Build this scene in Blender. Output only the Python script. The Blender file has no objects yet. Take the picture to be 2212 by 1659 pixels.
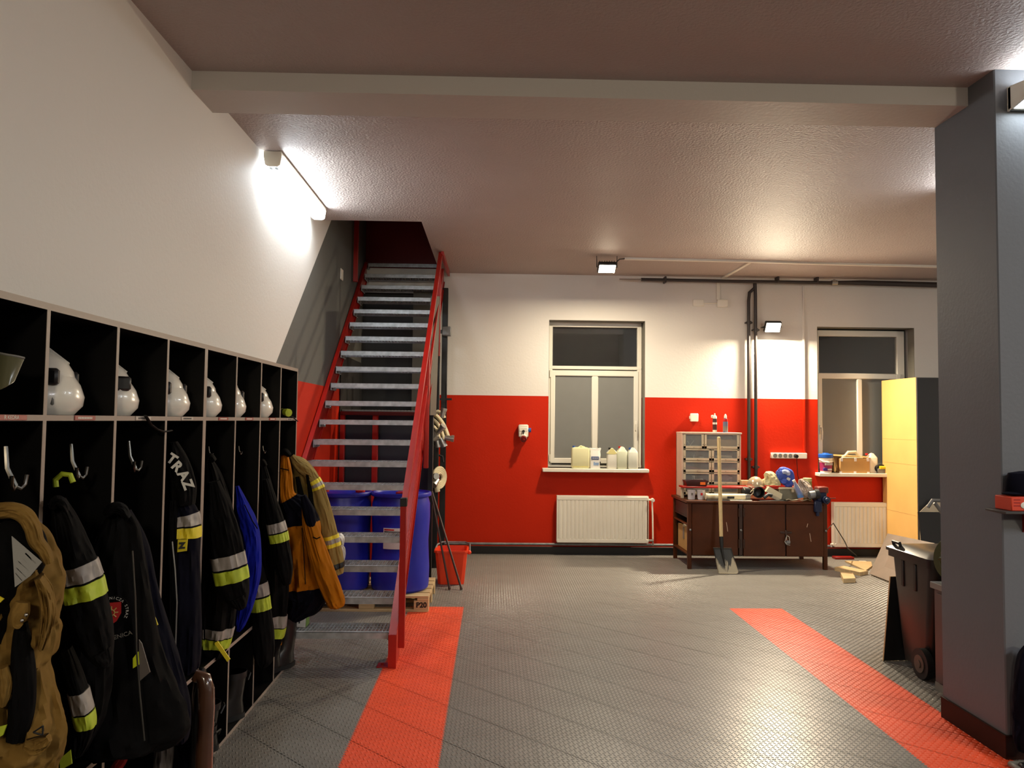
import bpy, math, random
from mathutils import Vector, Matrix, noise
random.seed(7)
sc = bpy.context.scene
COL = sc.collection
V = Vector

# ------------------------------------------------------------------ camera
F, CX, CY = 1661.0, 1106.0, 829.5          # focal length and centre in pixels of the 2212 x 1659 frame
CAM = V((0, 0, 1.70))
_d = V(((1066 - CX) / F, (908 - CY) / F, 1)).normalized()
_r = V((1, 0.0112, 0)); _r -= _d * _r.dot(_d); _r.normalize()
_u = _r.cross(_d)
if _u.y > 0: _u = -_u
def to_world(c): return V((_r.dot(c), _d.dot(c), _u.dot(c)))
def P(px, py, x=None, y=None, z=None):
    """the point of the room seen at a pixel, at a known x, y or z"""
    w = to_world(V(((px - CX) / F, (py - CY) / F, 1)))
    t = (x - CAM.x) / w.x if x is not None else (y - CAM.y) / w.y if y is not None else (z - CAM.z) / w.z
    return CAM + w * t
cd = bpy.data.cameras.new('camera'); cam = bpy.data.objects.new('camera', cd); COL.objects.link(cam)
cd.sensor_width = 36; cd.lens = 36 * F / 2212; cd.clip_start = 0.05
_m = Matrix((to_world(V((1, 0, 0))), to_world(V((0, -1, 0))), to_world(V((0, 0, -1))))).transposed().to_4x4()
_m.translation = CAM; cam.matrix_world = _m
sc.camera = cam

# ------------------------------------------------------------------ world, large lights, exposure
wd = bpy.data.worlds.new('night'); sc.world = wd; wd.use_nodes = True
wd.node_tree.nodes['Background'].inputs[0].default_value = (0.002, 0.003, 0.005, 1)
wd.node_tree.nodes['Background'].inputs[1].default_value = 1.0
sc.view_settings.view_transform = 'Standard'; sc.view_settings.look = 'None'
sc.view_settings.exposure = 0.0; sc.view_settings.gamma = 1.0; sc.view_settings.use_curve_mapping = False
COOL, WARM = (0.86, 0.95, 1.0), (1.0, 0.86, 0.64)
def area(name, loc, target, sx, sy, power, color, spread=180):
    l = bpy.data.lights.new(name, 'AREA'); l.shape = 'RECTANGLE'; l.size = sx; l.size_y = sy
    l.energy = power; l.color = color; l.spread = math.radians(spread)
    o = bpy.data.objects.new(name, l); COL.objects.link(o); o.location = loc
    o.rotation_euler = (V(target) - V(loc)).to_track_quat('-Z', 'Y').to_euler()
    return o
# added fill lights behind the camera, standing in for unseen lamps
area('fill_light_right', (4.7, -2.6, 3.2), (2.2, 8.0, -1.5), 0.5, 0.4, 30, WARM, 100)
area('fill_light_left', (-0.2, -2.6, 3.2), (0.4, 8.0, -1.5), 0.5, 0.4, 20, WARM, 100)
area('fill_light_front', (4.3, 0.4, 3.45), (4.3, 0.4, 0), 0.15, 1.4, 120, (.96, .96, 1.0))

# ------------------------------------------------------------------ materials
def lin(c):
    c = c / 255.0
    return c / 12.92 if c <= 0.04045 else ((c + 0.055) / 1.055) ** 2.4
def rgb(*c): return (lin(c[0]), lin(c[1]), lin(c[2]), 1)
MATS = {}
def mat(name, col, rough=0.5, metal=0.0, var=0.0, vscale=6.0, bump=0.0, bscale=60.0, detail=4, stretch=None, spec=0.5, **kw):
    if name in MATS: return MATS[name]
    m = bpy.data.materials.new(name); m.use_nodes = True
    nt = m.node_tree; b = nt.nodes['Principled BSDF']; L = nt.links.new
    c = rgb(*col)
    b.inputs['Base Color'].default_value = c; b.inputs['Roughness'].default_value = rough
    b.inputs['Metallic'].default_value = metal; b.inputs['Specular IOR Level'].default_value = spec
    for k, v in kw.items(): b.inputs[k].default_value = v
    if var or bump:
        tc = nt.nodes.new('ShaderNodeTexCoord'); src = tc.outputs['Object']
        if stretch:
            mp = nt.nodes.new('ShaderNodeMapping'); mp.inputs['Scale'].default_value = stretch
            L(src, mp.inputs['Vector']); src = mp.outputs['Vector']
    if var:
        n = nt.nodes.new('ShaderNodeTexNoise'); n.inputs['Scale'].default_value = vscale; n.inputs['Detail'].default_value = detail
        L(src, n.inputs['Vector'])
        rm = nt.nodes.new('ShaderNodeValToRGB')
        rm.color_ramp.elements[0].position = 0.3; rm.color_ramp.elements[1].position = 0.7
        rm.color_ramp.elements[0].color = (c[0] * (1 - var), c[1] * (1 - var), c[2] * (1 - var), 1)
        rm.color_ramp.elements[1].color = (min(1, c[0] * (1 + var)), min(1, c[1] * (1 + var)), min(1, c[2] * (1 + var)), 1)
        L(n.outputs['Fac'], rm.inputs['Fac']); L(rm.outputs['Color'], b.inputs['Base Color'])
    if bump:
        n2 = nt.nodes.new('ShaderNodeTexNoise'); n2.inputs['Scale'].default_value = bscale; n2.inputs['Detail'].default_value = 5
        L(src, n2.inputs['Vector'])
        bp = nt.nodes.new('ShaderNodeBump'); bp.inputs['Strength'].default_value = bump; bp.inputs['Distance'].default_value = 0.01
        L(n2.outputs['Fac'], bp.inputs['Height']); L(bp.outputs['Normal'], b.inputs['Normal'])
    MATS[name] = m; return m
def glow(name, col, strength):
    if name in MATS: return MATS[name]
    m = bpy.data.materials.new(name); m.use_nodes = True
    b = m.node_tree.nodes['Principled BSDF']
    b.inputs['Base Color'].default_value = (0.8, 0.8, 0.8, 1)
    b.inputs['Emission Color'].default_value = (*col, 1); b.inputs['Emission Strength'].default_value = strength
    MATS[name] = m; return m

WHITE_PAINT = (232, 228, 222); RED_PAINT = (196, 36, 0); GREY_PAINT = (104, 104, 100)
def wall_mat(name, diag):
    """wall paint: white above, red below 2.02 m; on the stair side grey above the red, divided by a slanted edge"""
    m = mat(name, WHITE_PAINT, 0.6, bump=0.12, bscale=45, spec=.2)
    nt = m.node_tree; L = nt.links.new; b = nt.nodes['Principled BSDF']
    g = nt.nodes.new('ShaderNodeNewGeometry'); s = nt.nodes.new('ShaderNodeSeparateXYZ'); L(g.outputs['Position'], s.inputs[0])
    def math_(op, a, bb):
        n = nt.nodes.new('ShaderNodeMath'); n.operation = op
        for i, q in enumerate((a, bb)):
            if isinstance(q, (int, float)): n.inputs[i].default_value = q
            else: L(q, n.inputs[i])
        return n.outputs[0]
    def mix(f, a, bb):
        n = nt.nodes.new('ShaderNodeMix'); n.data_type = 'RGBA'; L(f, n.inputs['Factor'])
        for k, q in ((6, a), (7, bb)):
            if isinstance(q, tuple): n.inputs[k].default_value = q
            else: L(q, n.inputs[k])
        return n.outputs[2]
    low = math_('LESS_THAN', s.outputs['Z'], 2.02)
    if diag:
        stair = math_('GREATER_THAN', math_('SUBTRACT', math_('MULTIPLY', math_('SUBTRACT', s.outputs['Y'], 5.97), 0.863), s.outputs['Z']), -2.14)
        c = mix(stair, rgb(*WHITE_PAINT), mix(low, rgb(*GREY_PAINT), rgb(*RED_PAINT)))
    else:
        c = mix(low, rgb(*WHITE_PAINT), rgb(*RED_PAINT))
    L(c, b.inputs['Base Color'])
    return m
M_BACK = wall_mat('paint_back_wall', False); M_LEFT = wall_mat('paint_left_wall', True)
M_CEIL = mat('rough_plaster', (178, 164, 158), 0.6, bump=0.9, bscale=55, var=0.04, vscale=1.5)
M_BEAM = mat('beam_plaster', (196, 190, 184), 0.6, bump=0.15, bscale=30)
M_GREYWALL = mat('grey_wall_paint', (98, 101, 106), 0.55, bump=0.1, bscale=45)
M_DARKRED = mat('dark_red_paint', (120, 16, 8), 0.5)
M_TILE = mat('grey_floor_plastic', (122, 118, 112), 0.36, var=0.12, vscale=2.2, spec=0.55)
M_TILE_RED = mat('orange_red_floor_plastic', (232, 80, 40), 0.4, var=0.08, vscale=2.5, spec=0.5)
M_SUB = mat('screed', (60, 58, 56), 0.8)
M_BLACKP = mat('black_laminate', (7, 6, 6), 0.45, var=0.2, vscale=3, spec=.22)
M_EDGE = mat('taupe_edge_band', (150, 134, 122), 0.5)
M_STEEL = mat('galvanised_steel', (178, 182, 186), 0.42, 0.45, var=0.22, vscale=18)
M_STEELD = mat('dull_zinc', (130, 132, 134), 0.5, 0.7, var=0.2, vscale=20)
M_REDP = mat('red_gloss_paint', (166, 24, 14), 0.33, var=0.08)
M_REDD = mat('red_primer', (150, 24, 16), 0.4)
M_BLACK = mat('black_paint', (20, 20, 21), 0.45)
M_BLACKR = mat('black_rubber', (14, 14, 14), 0.6)
M_NAVYP = mat('navy_sheet', (24, 28, 40), 0.5, var=0.1)
M_PVC = mat('white_pvc', (238, 234, 222), 0.35)
M_WHITE = mat('white_enamel', (240, 234, 218), 0.35, var=0.02)
M_CHROME = mat('chrome', (200, 198, 192), 0.18, 1.0)
M_HOOK = mat('dark_chrome', (96, 92, 86), 0.3, 1.0)  # evenly darker chrome for the coat hooks
M_BLUE = mat('blue_drum_plastic', (32, 40, 170), 0.38, var=0.08, vscale=4)
M_PINE = mat('pine_wood', (194, 166, 122), 0.65, var=0.18, vscale=3, stretch=(2, 18, 18), detail=8)
M_WOODL = mat('pale_ash_wood', (200, 176, 128), 0.6, var=0.14, vscale=4, stretch=(30, 30, 2))
M_BROWN = mat('brown_enamel', (76, 36, 10), 0.42, spec=.3, var=0.16, vscale=5, bump=0.05, bscale=12)
M_CARD = mat('cardboard', (188, 146, 88), 0.8, var=0.06)
M_MDF = mat('raw_board', (226, 178, 104), 0.6, var=0.05, vscale=3)
M_SHEET = mat('grey_brown_sheet', (118, 102, 88), 0.55, var=0.16, vscale=5)
M_DKGREY = mat('anthracite_front', (52, 54, 56), 0.5)
M_FROST = mat('frosted_film', (126, 127, 124), 0.55, var=0.02)
M_GLASS = mat('night_glass', (255, 255, 255), 0.02, **{'Transmission Weight': 1.0, 'IOR': 1.5})
M_CLEAR = mat('clear_plastic', (235, 240, 240), 0.12, **{'Transmission Weight': 0.85, 'IOR': 1.35})
M_MILK = mat('milky_plastic', (226, 226, 208), 0.35, **{'Subsurface Weight': 0.0})
M_TAN = mat('tan_canvas', (126, 97, 48), 0.85, spec=.1, var=0.14, vscale=7, bump=0.25, bscale=14)
M_KHAKI = mat('khaki_canvas', (142, 120, 70), 0.85, spec=.1, var=0.1, vscale=8, bump=0.25, bscale=16)
M_OCHRE = mat('ochre_canvas', (168, 100, 14), 0.8, spec=.1, var=0.12, vscale=7, bump=0.25, bscale=14)
M_CLOTHB = mat('black_cloth', (9, 8, 8), 0.85, spec=.1, var=0.25, vscale=6, bump=0.3, bscale=14)
M_CLOTHN = mat('navy_cloth', (9, 9, 22), 0.85, spec=.1, var=0.2, vscale=6, bump=0.3, bscale=14)
M_CLOTHBL = mat('blue_cloth', (14, 26, 140), 0.8, spec=.1, var=0.16, vscale=7, bump=0.3, bscale=14)
M_REFL = mat('silver_tape', (150, 142, 134), 0.5, var=0.1, vscale=25)
M_LIME = mat('lime_tape', (178, 194, 46), 0.6, var=0.1, vscale=25)
M_YELL = mat('yellow_tape', (226, 206, 40), 0.6, var=0.06, vscale=25)
M_HELM = mat('ivory_shell', (232, 227, 214), 0.24, var=0.03, **{'Coat Weight': 0.4})
M_LEATH = mat('glossy_brown_leather', (74, 48, 34), 0.2, var=0.25, vscale=5, **{'Coat Weight': 0.6})
M_ORANGE = mat('orange_plastic', (232, 62, 20), 0.42)
M_HOSE = mat('cream_hose', (206, 194, 162), 0.8, bump=0.3, bscale=70)
M_ALU = mat('cast_aluminium', (176, 174, 168), 0.35, 0.8)
M_TXTW = mat('white_print', (222, 218, 206), 0.6)
M_TXTB = mat('black_print', (18, 18, 18), 0.6)
M_BLUEP = mat('blue_print', (42, 82, 160), 0.6)
M_REDPR = mat('red_print', (190, 24, 20), 0.6)
M_GREYP = mat('grey_plastic', (120, 118, 110), 0.45)

# ------------------------------------------------------------------ mesh builder
class MB:
    def __init__(s): s.v = []; s.f = []; s.m = []
    def poly(s, pts, faces, mi=0):
        n = len(s.v); s.v += [V(p) for p in pts]; s.f += [tuple(i + n for i in f) for f in faces]; s.m += [mi] * len(faces)
        return s
    def box(s, x0, x1, y0, y1, z0, z1, bev=0.0, mi=0, fx=None):
        x0, x1 = sorted((x0, x1)); y0, y1 = sorted((y0, y1)); z0, z1 = sorted((z0, z1))
        if bev <= 0:
            p = [(x, y, z) for z in (z0, z1) for y in (y0, y1) for x in (x0, x1)]
            s.poly(p, [(0, 2, 3, 1), (4, 5, 7, 6), (0, 1, 5, 4), (2, 6, 7, 3), (0, 4, 6, 2), (1, 3, 7, 5)], mi)
            if fx is not None: s.m[-1] = fx
            return s
        bev = min(bev, (x1 - x0) * .45, (y1 - y0) * .45, (z1 - z0) * .45)
        c = V(((x0 + x1) / 2, (y0 + y1) / 2, (z0 + z1) / 2)); h = V(((x1 - x0) / 2, (y1 - y0) / 2, (z1 - z0) / 2))
        pts = []; idx = {}
        for sx in (-1, 1):
            for sy in (-1, 1):
                for sz in (-1, 1):
                    for a in range(3):
                        e = [h.x - bev, h.y - bev, h.z - bev]; e[a] = h[a]
                        idx[(sx, sy, sz, a)] = len(pts); pts.append(c + V((sx * e[0], sy * e[1], sz * e[2])))
        fs = []
        def oriented(q):
            a, b_, c_ = (pts[i] for i in q[:3]); n = (b_ - a).cross(c_ - a)
            mid = sum((pts[i] for i in q), V()) / len(q) - c
            return q if n.dot(mid) > 0 else q[::-1]
        for a in range(3):
            o1, o2 = [k for k in range(3) if k != a]
            for sg in (-1, 1):
                q = []
                for t1, t2 in ((-1, -1), (1, -1), (1, 1), (-1, 1)):
                    k = [0, 0, 0]; k[a] = sg; k[o1] = t1; k[o2] = t2; q.append(idx[(*k, a)])
                fs.append(oriented(tuple(q)))
            for t1 in (-1, 1):
                for t2 in (-1, 1):
                    k0 = [0, 0, 0]; k0[a] = -1; k0[o1] = t1; k0[o2] = t2; k1 = list(k0); k1[a] = 1
                    fs.append(oriented((idx[(*k0, o1)], idx[(*k1, o1)], idx[(*k1, o2)], idx[(*k0, o2)])))
        for sx in (-1, 1):
            for sy in (-1, 1):
                for sz in (-1, 1): fs.append(oriented(tuple(idx[(sx, sy, sz, a)] for a in range(3))))
        return s.poly(pts, fs, mi)
    def loft(s, rings, caps=(True, True), mi=0):
        n = len(rings[0]); base = len(s.v)
        for r in rings: s.v += [V(p) for p in r]
        for i in range(len(rings) - 1):
            for j in range(n):
                a = base + i * n + j; b = base + i * n + (j + 1) % n
                s.f.append((a, b, b + n, a + n)); s.m.append(mi)
        if caps[0]: s.f.append(tuple(base + j for j in range(n))[::-1]); s.m.append(mi)
        if caps[1]: s.f.append(tuple(base + (len(rings) - 1) * n + j for j in range(n))); s.m.append(mi)
        return s
    def tube(s, path, r, n=8, mi=0, flat=1.0, closed=False):
        path = [V(p) for p in path]; rings = []; N = len(path)
        up = None
        for i, p in enumerate(path):
            a = path[(i - 1) % N] if closed else path[max(i - 1, 0)]; b = path[(i + 1) % N] if closed else path[min(i + 1, N - 1)]
            t = (b - a).normalized()
            if up is None:
                up = V((0, 0, 1)) if abs(t.z) < .9 else V((1, 0, 0))
            side = t.cross(up).normalized(); up = side.cross(t).normalized()
            rr = r[i] if isinstance(r, (list, tuple)) else r
            rings.append([p + side * math.cos(k * math.tau / n) * rr + up * math.sin(k * math.tau / n) * rr * flat for k in range(n)])
        if closed: rings.append(rings[0])
        return s.loft(rings, (not closed, not closed), mi)
    def cyl(s, p0, p1, r, n=16, mi=0, r1=None): return s.tube([p0, p1], [r, r1 if r1 is not None else r], n, mi)
    def lathe(s, prof, c=(0, 0, 0), n=28, mi=0, caps=(True, True), sx=1.0, sy=1.0):
        c = V(c)
        return s.loft([[c + V((math.cos(k * math.tau / n) * r * sx, math.sin(k * math.tau / n) * r * sy, z)) for k in range(n)] for r, z in prof], caps, mi)
    def prism(s, pts2, axis, a, b, mi=0):
        """polygon in the two other axes, extruded along an axis"""
        def mk(p, w): return V((w, p[0], p[1])) if axis == 'x' else V((p[0], w, p[1])) if axis == 'y' else V((p[0], p[1], w))
        ar = sum(pts2[i][0] * pts2[(i + 1) % len(pts2)][1] - pts2[(i + 1) % len(pts2)][0] * pts2[i][1] for i in range(len(pts2)))
        if (ar > 0) == (axis == 'y'): pts2 = pts2[::-1]
        return s.loft([[mk(p, a) for p in pts2], [mk(p, b) for p in pts2]], (True, True), mi)
    def slab(s, q, t, mi=0):
        """a quad given by its corners, thickened by t along its normal"""
        q = [V(p) for p in q]; n = (q[1] - q[0]).cross(q[-1] - q[0]).normalized() * t
        return s.loft([q, [p + n for p in q]], (True, True), mi)
    def ball(s, c, r, n=16, m=10, sc=(1, 1, 1), mi=0):
        c = V(c); rings = []
        for i in range(m + 1):
            a = -math.pi / 2 + math.pi * (i + .001) / (m + .002)
            rings.append([c + V((math.cos(a) * math.cos(k * math.tau / n) * r * sc[0], math.cos(a) * math.sin(k * math.tau / n) * r * sc[1], math.sin(a) * r * sc[2])) for k in range(n)])
        return s.loft(rings, (True, True), mi)
    def xf(s, M):
        s.v = [M @ p for p in s.v]; return s
    def shift(s, d):
        d = V(d); s.v = [p + d for p in s.v]; return s
    def jitter(s, amt, freq):
        s.v = [p + noise.noise_vector(p * freq) * amt for p in s.v]; return s

OFF = {}
def mesh_of(name, mb, mats, off=None, smooth=True, ang=38):
    me = bpy.data.meshes.new(name)
    o = off or V()
    me.from_pydata([tuple(p - o) for p in mb.v], [], mb.f)
    for m in (mats if isinstance(mats, (list, tuple)) else [mats]): me.materials.append(m)
    if any(mb.m): me.polygons.foreach_set('material_index', mb.m)
    if smooth:
        me.shade_smooth(); me.set_sharp_from_angle(angle=math.radians(ang))
    me.update(); return me
def tag(o, label, cat, group=None):
    o['label'] = label; o['category'] = cat
    if group: o['group'] = group
    return o
def thing(name, label, cat, loc=(0, 0, 0), group=None, rz=0):
    o = bpy.data.objects.new(name, None); COL.objects.link(o); o.location = loc; o.rotation_euler.z = rz
    o.empty_display_size = 0.1
    OFF[o] = V(loc); return tag(o, label, cat, group)
def part(root, name, mb, mats, local=False, label=None, smooth=True, ang=38, kind=None):
    off = OFF.get(root, V())
    o = bpy.data.objects.new(name, mesh_of(name, mb, mats, None if local else off, smooth, ang)); COL.objects.link(o); o.parent = root
    OFF[o] = V() if local else off
    if label: o['label'] = label
    if kind: o['kind'] = kind
    return o
def solo(name, mb, mats, label, cat, base, group=None, smooth=True):
    """a thing that is one mesh"""
    o = bpy.data.objects.new(name, mesh_of(name, mb, mats, V(base), smooth)); COL.objects.link(o); o.location = base
    OFF[o] = V(base); return tag(o, label, cat, group)
def struct(name, mb, mats, smooth=False, base=(0, 0, 0)):
    o = bpy.data.objects.new(name, mesh_of(name, mb, mats, V(base), smooth)); COL.objects.link(o); o.location = base
    OFF[o] = V(base); o['kind'] = 'structure'; return o
def copy_tree(src, parent=None):
    c = src.copy(); COL.objects.link(c)
    if parent is not None: c.parent = parent
    for ch in src.children: copy_tree(ch, c)
    return c
def text(root, name, s, size, m, org, right, up, ext=0.001, label=None, align='CENTER', shear=0):
    cu = bpy.data.curves.new('t', 'FONT'); cu.body = s; cu.size = size; cu.extrude = ext; cu.offset = .0025 if size > .03 else 0; cu.align_x = align; cu.align_y = 'CENTER'; cu.shear = shear
    t = bpy.data.objects.new('t', cu); COL.objects.link(t)
    dg = bpy.context.evaluated_depsgraph_get(); me = bpy.data.meshes.new_from_object(t.evaluated_get(dg))
    bpy.data.objects.remove(t); bpy.data.curves.remove(cu)
    r = V(right).normalized(); u = V(up).normalized(); n = r.cross(u).normalized(); u = n.cross(r)
    M = Matrix((r, u, n)).transposed().to_4x4(); M.translation = V(org) - OFF.get(root, V())
    me.transform(M); me.materials.clear(); me.materials.append(m)
    o = bpy.data.objects.new(name, me); COL.objects.link(o); o.parent = root; OFF[o] = OFF.get(root, V())
    if label: o['label'] = label
    return o

# ------------------------------------------------------------------ the room
XL, YB, ZC = -1.68, 9.90, 3.60
XR, YF = 7.4, -4.2
TS = 0.487; TX0, TY0 = -0.25, 7.10
floor = struct('floor', MB().box(XL - .3, XR + .3, YF - .3, YB + .4, -0.2, -0.008), M_SUB)
def tile_mesh(m):
    mb = MB(); n = 20; p = TS / n; a = 0.0045; g = 0.0006
    prof = []
    for k in range(n):
        t = k * p
        prof += [(t + p * .02, -a), (t + p * .40, -a), (t + p * .52, a), (t + p * .90, a)]
    pts = [(t, d + g) for t, d in prof] + [(TS + d - g, t) for t, d in prof] + [(t, TS + d - g) for t, d in reversed(prof)] + [(d + g, t) for t, d in reversed(prof)]
    N = len(pts); mb.v = [V((x, y, 0)) for x, y in pts] + [V((x, y, -0.008)) for x, y in pts]
    mb.f = [tuple(range(N))] + [(i, i + N, (i + 1) % N + N, (i + 1) % N) for i in range(N)]; mb.m = [0] * len(mb.f)
    L, w, h = 0.0150, 0.0036, 0.0023
    for i in range(20):
        for j in range(20):
            cx, cy = (i + .5) * p, (j + .5) * p
            an = math.radians(24 if (i + j) % 2 else 114)
            u = V((math.cos(an), math.sin(an), 0)); q = V((-u.y, u.x, 0)); c = V((cx, cy, 0))
            mb.poly([c - u * L, c - u * L * .4 - q * w, c + u * L * .4 - q * w, c + u * L, c + u * L * .4 + q * w, c - u * L * .4 + q * w,
                     c - u * L * .55 + V((0, 0, h)), c + u * L * .55 + V((0, 0, h))],
                    [(0, 1, 6), (1, 2, 7, 6), (2, 3, 7), (3, 4, 7), (4, 5, 6, 7), (5, 0, 6)])
    return mesh_of('floor_tile', mb, m, smooth=False)
tm_grey, tm_red = tile_mesh(M_TILE), tile_mesh(M_TILE_RED)
for i in range(-3, 13):
    for j in range(-9, 6):
        red = j < 0 and i in (-1, 5)
        o = bpy.data.objects.new('floor_tile', tm_red if red else tm_grey); COL.objects.link(o); o.parent = floor
        o.location = (TX0 + i * TS, TY0 + j * TS, 0)
        if red: o['label'] = 'orange red tile'

# left wall (with the stairwell above), back wall with two window openings
struct('wall_left', MB().box(XL - .3, XL, YF - .3, YB + .4, -.2, 6.2), M_LEFT)
W1 = (0.705, 1.955, 1.10, 3.01); W2 = (4.21, 5.495, 1.075, 2.97)
wb = MB()
xs = [XL - .3, W1[0], W1[1], W2[0], W2[1], XR + .3]
for a, b in ((0, 1), (2, 3), (4, 5)): wb.box(xs[a], xs[b], YB, YB + .4, -.2, ZC + .05)
for w in (W1, W2):
    wb.box(w[0], w[1], YB, YB + .4, -.2, w[2]); wb.box(w[0], w[1], YB, YB + .4, w[3], ZC + .05)
struct('wall_back', wb, M_BACK)
struct('wall_right', MB().box(XR, XR + .3, YF - .3, YB + .4, -.2, ZC + .2), mat('white_wall', WHITE_PAINT, .6))
struct('wall_front', MB().box(XL - .3, XR + .3, YF - .3, YF, -.2, ZC + .2), mat('gate_grey', (150, 146, 140), .6))
OPX, OPY = -0.715, 7.33
ce = MB()
ce.box(XL - .3, XR + .3, YF - .3, OPY, ZC, ZC + .3); ce.box(OPX, XR + .3, OPY, YB + .4, ZC, ZC + .3)
struct('ceiling', ce, M_CEIL)
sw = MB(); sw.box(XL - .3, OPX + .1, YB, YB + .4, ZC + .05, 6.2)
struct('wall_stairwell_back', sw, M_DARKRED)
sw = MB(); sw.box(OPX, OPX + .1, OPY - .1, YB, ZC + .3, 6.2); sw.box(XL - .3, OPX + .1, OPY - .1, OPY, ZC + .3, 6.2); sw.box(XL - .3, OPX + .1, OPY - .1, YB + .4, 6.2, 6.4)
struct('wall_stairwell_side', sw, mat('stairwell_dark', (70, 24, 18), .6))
struct('beam', MB().box(XL, 2.70, 4.18, 4.50, 3.495, ZC + .02), M_BEAM)
COLX, CY0, CY1 = 2.645, 3.955, 4.515
struct('column', MB().box(COLX, 3.35, CY0, CY1, -.008, ZC + .02, .006), M_GREYWALL)
M_SKIRT = mat('brown_skirting', (40, 15, 8), .5, spec=.2)
struct('baseboard_column', MB().box(COLX - .012, 3.36, CY0 - .012, CY1 + .0, 0, .115, .002).box(COLX - .014, 3.36, CY0 - .014, CY1, .115, .12), M_SKIRT)
struct('baseboard_back', MB().box(XL, XR, YB - .018, YB, 0, .10, .004), M_BLACK)

# windows
def window(idx, W, px, handle_x, n_handle, extra_top):
    """px: left, right outer frame; glass columns and rows in pixels on the plane of the frame"""
    yf = YB + .16
    X = lambda p: P(p, 850, y=yf).x
    Z = lambda q, p: P(p, q, y=yf).z
    mid = (px['l'] + px['r']) / 2
    root = struct('window_%d' % idx, MB().box(W[0], W[1], yf + .07, yf + .085, W[2], W[3]), mat('window_seal', (40, 40, 40), .6))
    xl, xr = W[0], X(px['r'])
    zt = Z(px['t'], mid); zb = W[2]
    t0, t1 = Z(px['gt'][0], mid), Z(px['gt'][1], mid); g0, g1 = Z(px['gb'][0], mid), Z(px['gb'][1], mid)
    fr = MB()
    fr.box(xl, X(px['tl']), yf, yf + .07, zb, zt, .006); fr.box(X(px['tr']), xr, yf, yf + .07, zb, zt, .006)
    fr.box(xl, xr, yf, yf + .068, t0, zt, .006); fr.box(xl, xr, yf, yf + .068, zb, zb + .035, .004)
    fr.box(xl, xr, yf - .002, yf + .068, t1 - .045, t1, .006)
    part(root, 'window_frame', fr, M_PVC)
    sh = MB(); L, R = X(px['bl']), X(px['br'])
    sh.box(L - .062, L, yf - .022, yf + .05, g1 - .07, g0 + .075, .008); sh.box(R, R + .062, yf - .022, yf + .05, g1 - .07, g0 + .075, .008)
    sh.box(L - .06, R + .06, yf - .021, yf + .05, g0, g0 + .075, .008); sh.box(L - .06, R + .06, yf - .021, yf + .05, g1 - .07, g1, .008)
    s_ = part(root, 'sash', sh, M_PVC)
    part(s_, 'mullion', MB().box(X(px['m0']), X(px['m1']), yf - .024, yf + .05, g1, g0, .012), M_PVC)
    part(root, 'pane', MB().box(xl + .02, xr - .02, yf + .028, yf + .036, t1 - .01, t0 + .01), M_GLASS, label='clear upper pane with the night behind it')
    for a, b in ((L, X(px['m0'])), (X(px['m1']), R)):
        part(root, 'pane', MB().box(a - .006, b + .006, yf + .004, yf + .014, g1 - .006, g0 + .006), M_FROST, label='frosted grey lower pane')
    h = MB(); hz = (g0 + g1) / 2 - .12; hx = handle_x(L, R)
    h.box(hx - .014, hx + .014, yf - .034, yf - .02, hz - .05, hz + .07, .004); h.cyl((hx, yf - .02, hz + .03), (hx, yf - .065, hz + .03), .009)
    h.tube([(hx, yf - .062, hz + .04), (hx + .004, yf - .068, hz - .03), (hx + .006, yf - .06, hz - .12)], [.010, .010, .008], 10)
    part(s_, 'window_handle', h, M_PVC)
    hg = MB()
    for zz in (g0 + .03, g1 + .0): hg.cyl((L - .066, yf - .014, zz - .045), (L - .066, yf - .014, zz + .045), .009)
    part(s_, 'hinge', hg, M_PVC)
    rv = mat('grey_reveal_paint', (128, 124, 114), .6)
    for x0, x1 in ((W[0] - .001, W[0] + .004), (W[1] - .004, W[1] + .001)): part(root, 'reveal_side', MB().box(x0, x1, YB + .001, yf + .002, zb, W[3]), rv)
    part(root, 'reveal_top', MB().box(W[0], W[1], YB + .001, yf + .07, W[3] - .004, W[3] + .001), rv)
    sx0, sx1 = px['sill']
    part(root, 'window_sill', MB().box(sx0, sx1, YB - .14, YB + .17, W[2] - .045, W[2], .006), M_WHITE)
    return root
window(1, W1, dict(l=1184, r=1386, t=696, gt=(707, 791), gb=(813, 990), tl=1193, tr=1376.5, bl=1199, br=1368.5, m0=1277.7, m1=1292, sill=(.63, 1.985)), lambda L, R: R + .03, 1, 0)
window(2, W2, dict(l=1765, r=1955, t=714, gt=(727, 807), gb=(819, 1003), tl=1770, tr=1939, bl=1775, br=1935, m0=1850, m1=1861.5, sill=(4.17, 5.55)), lambda L, R: L - .03, 1, 0)

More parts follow.
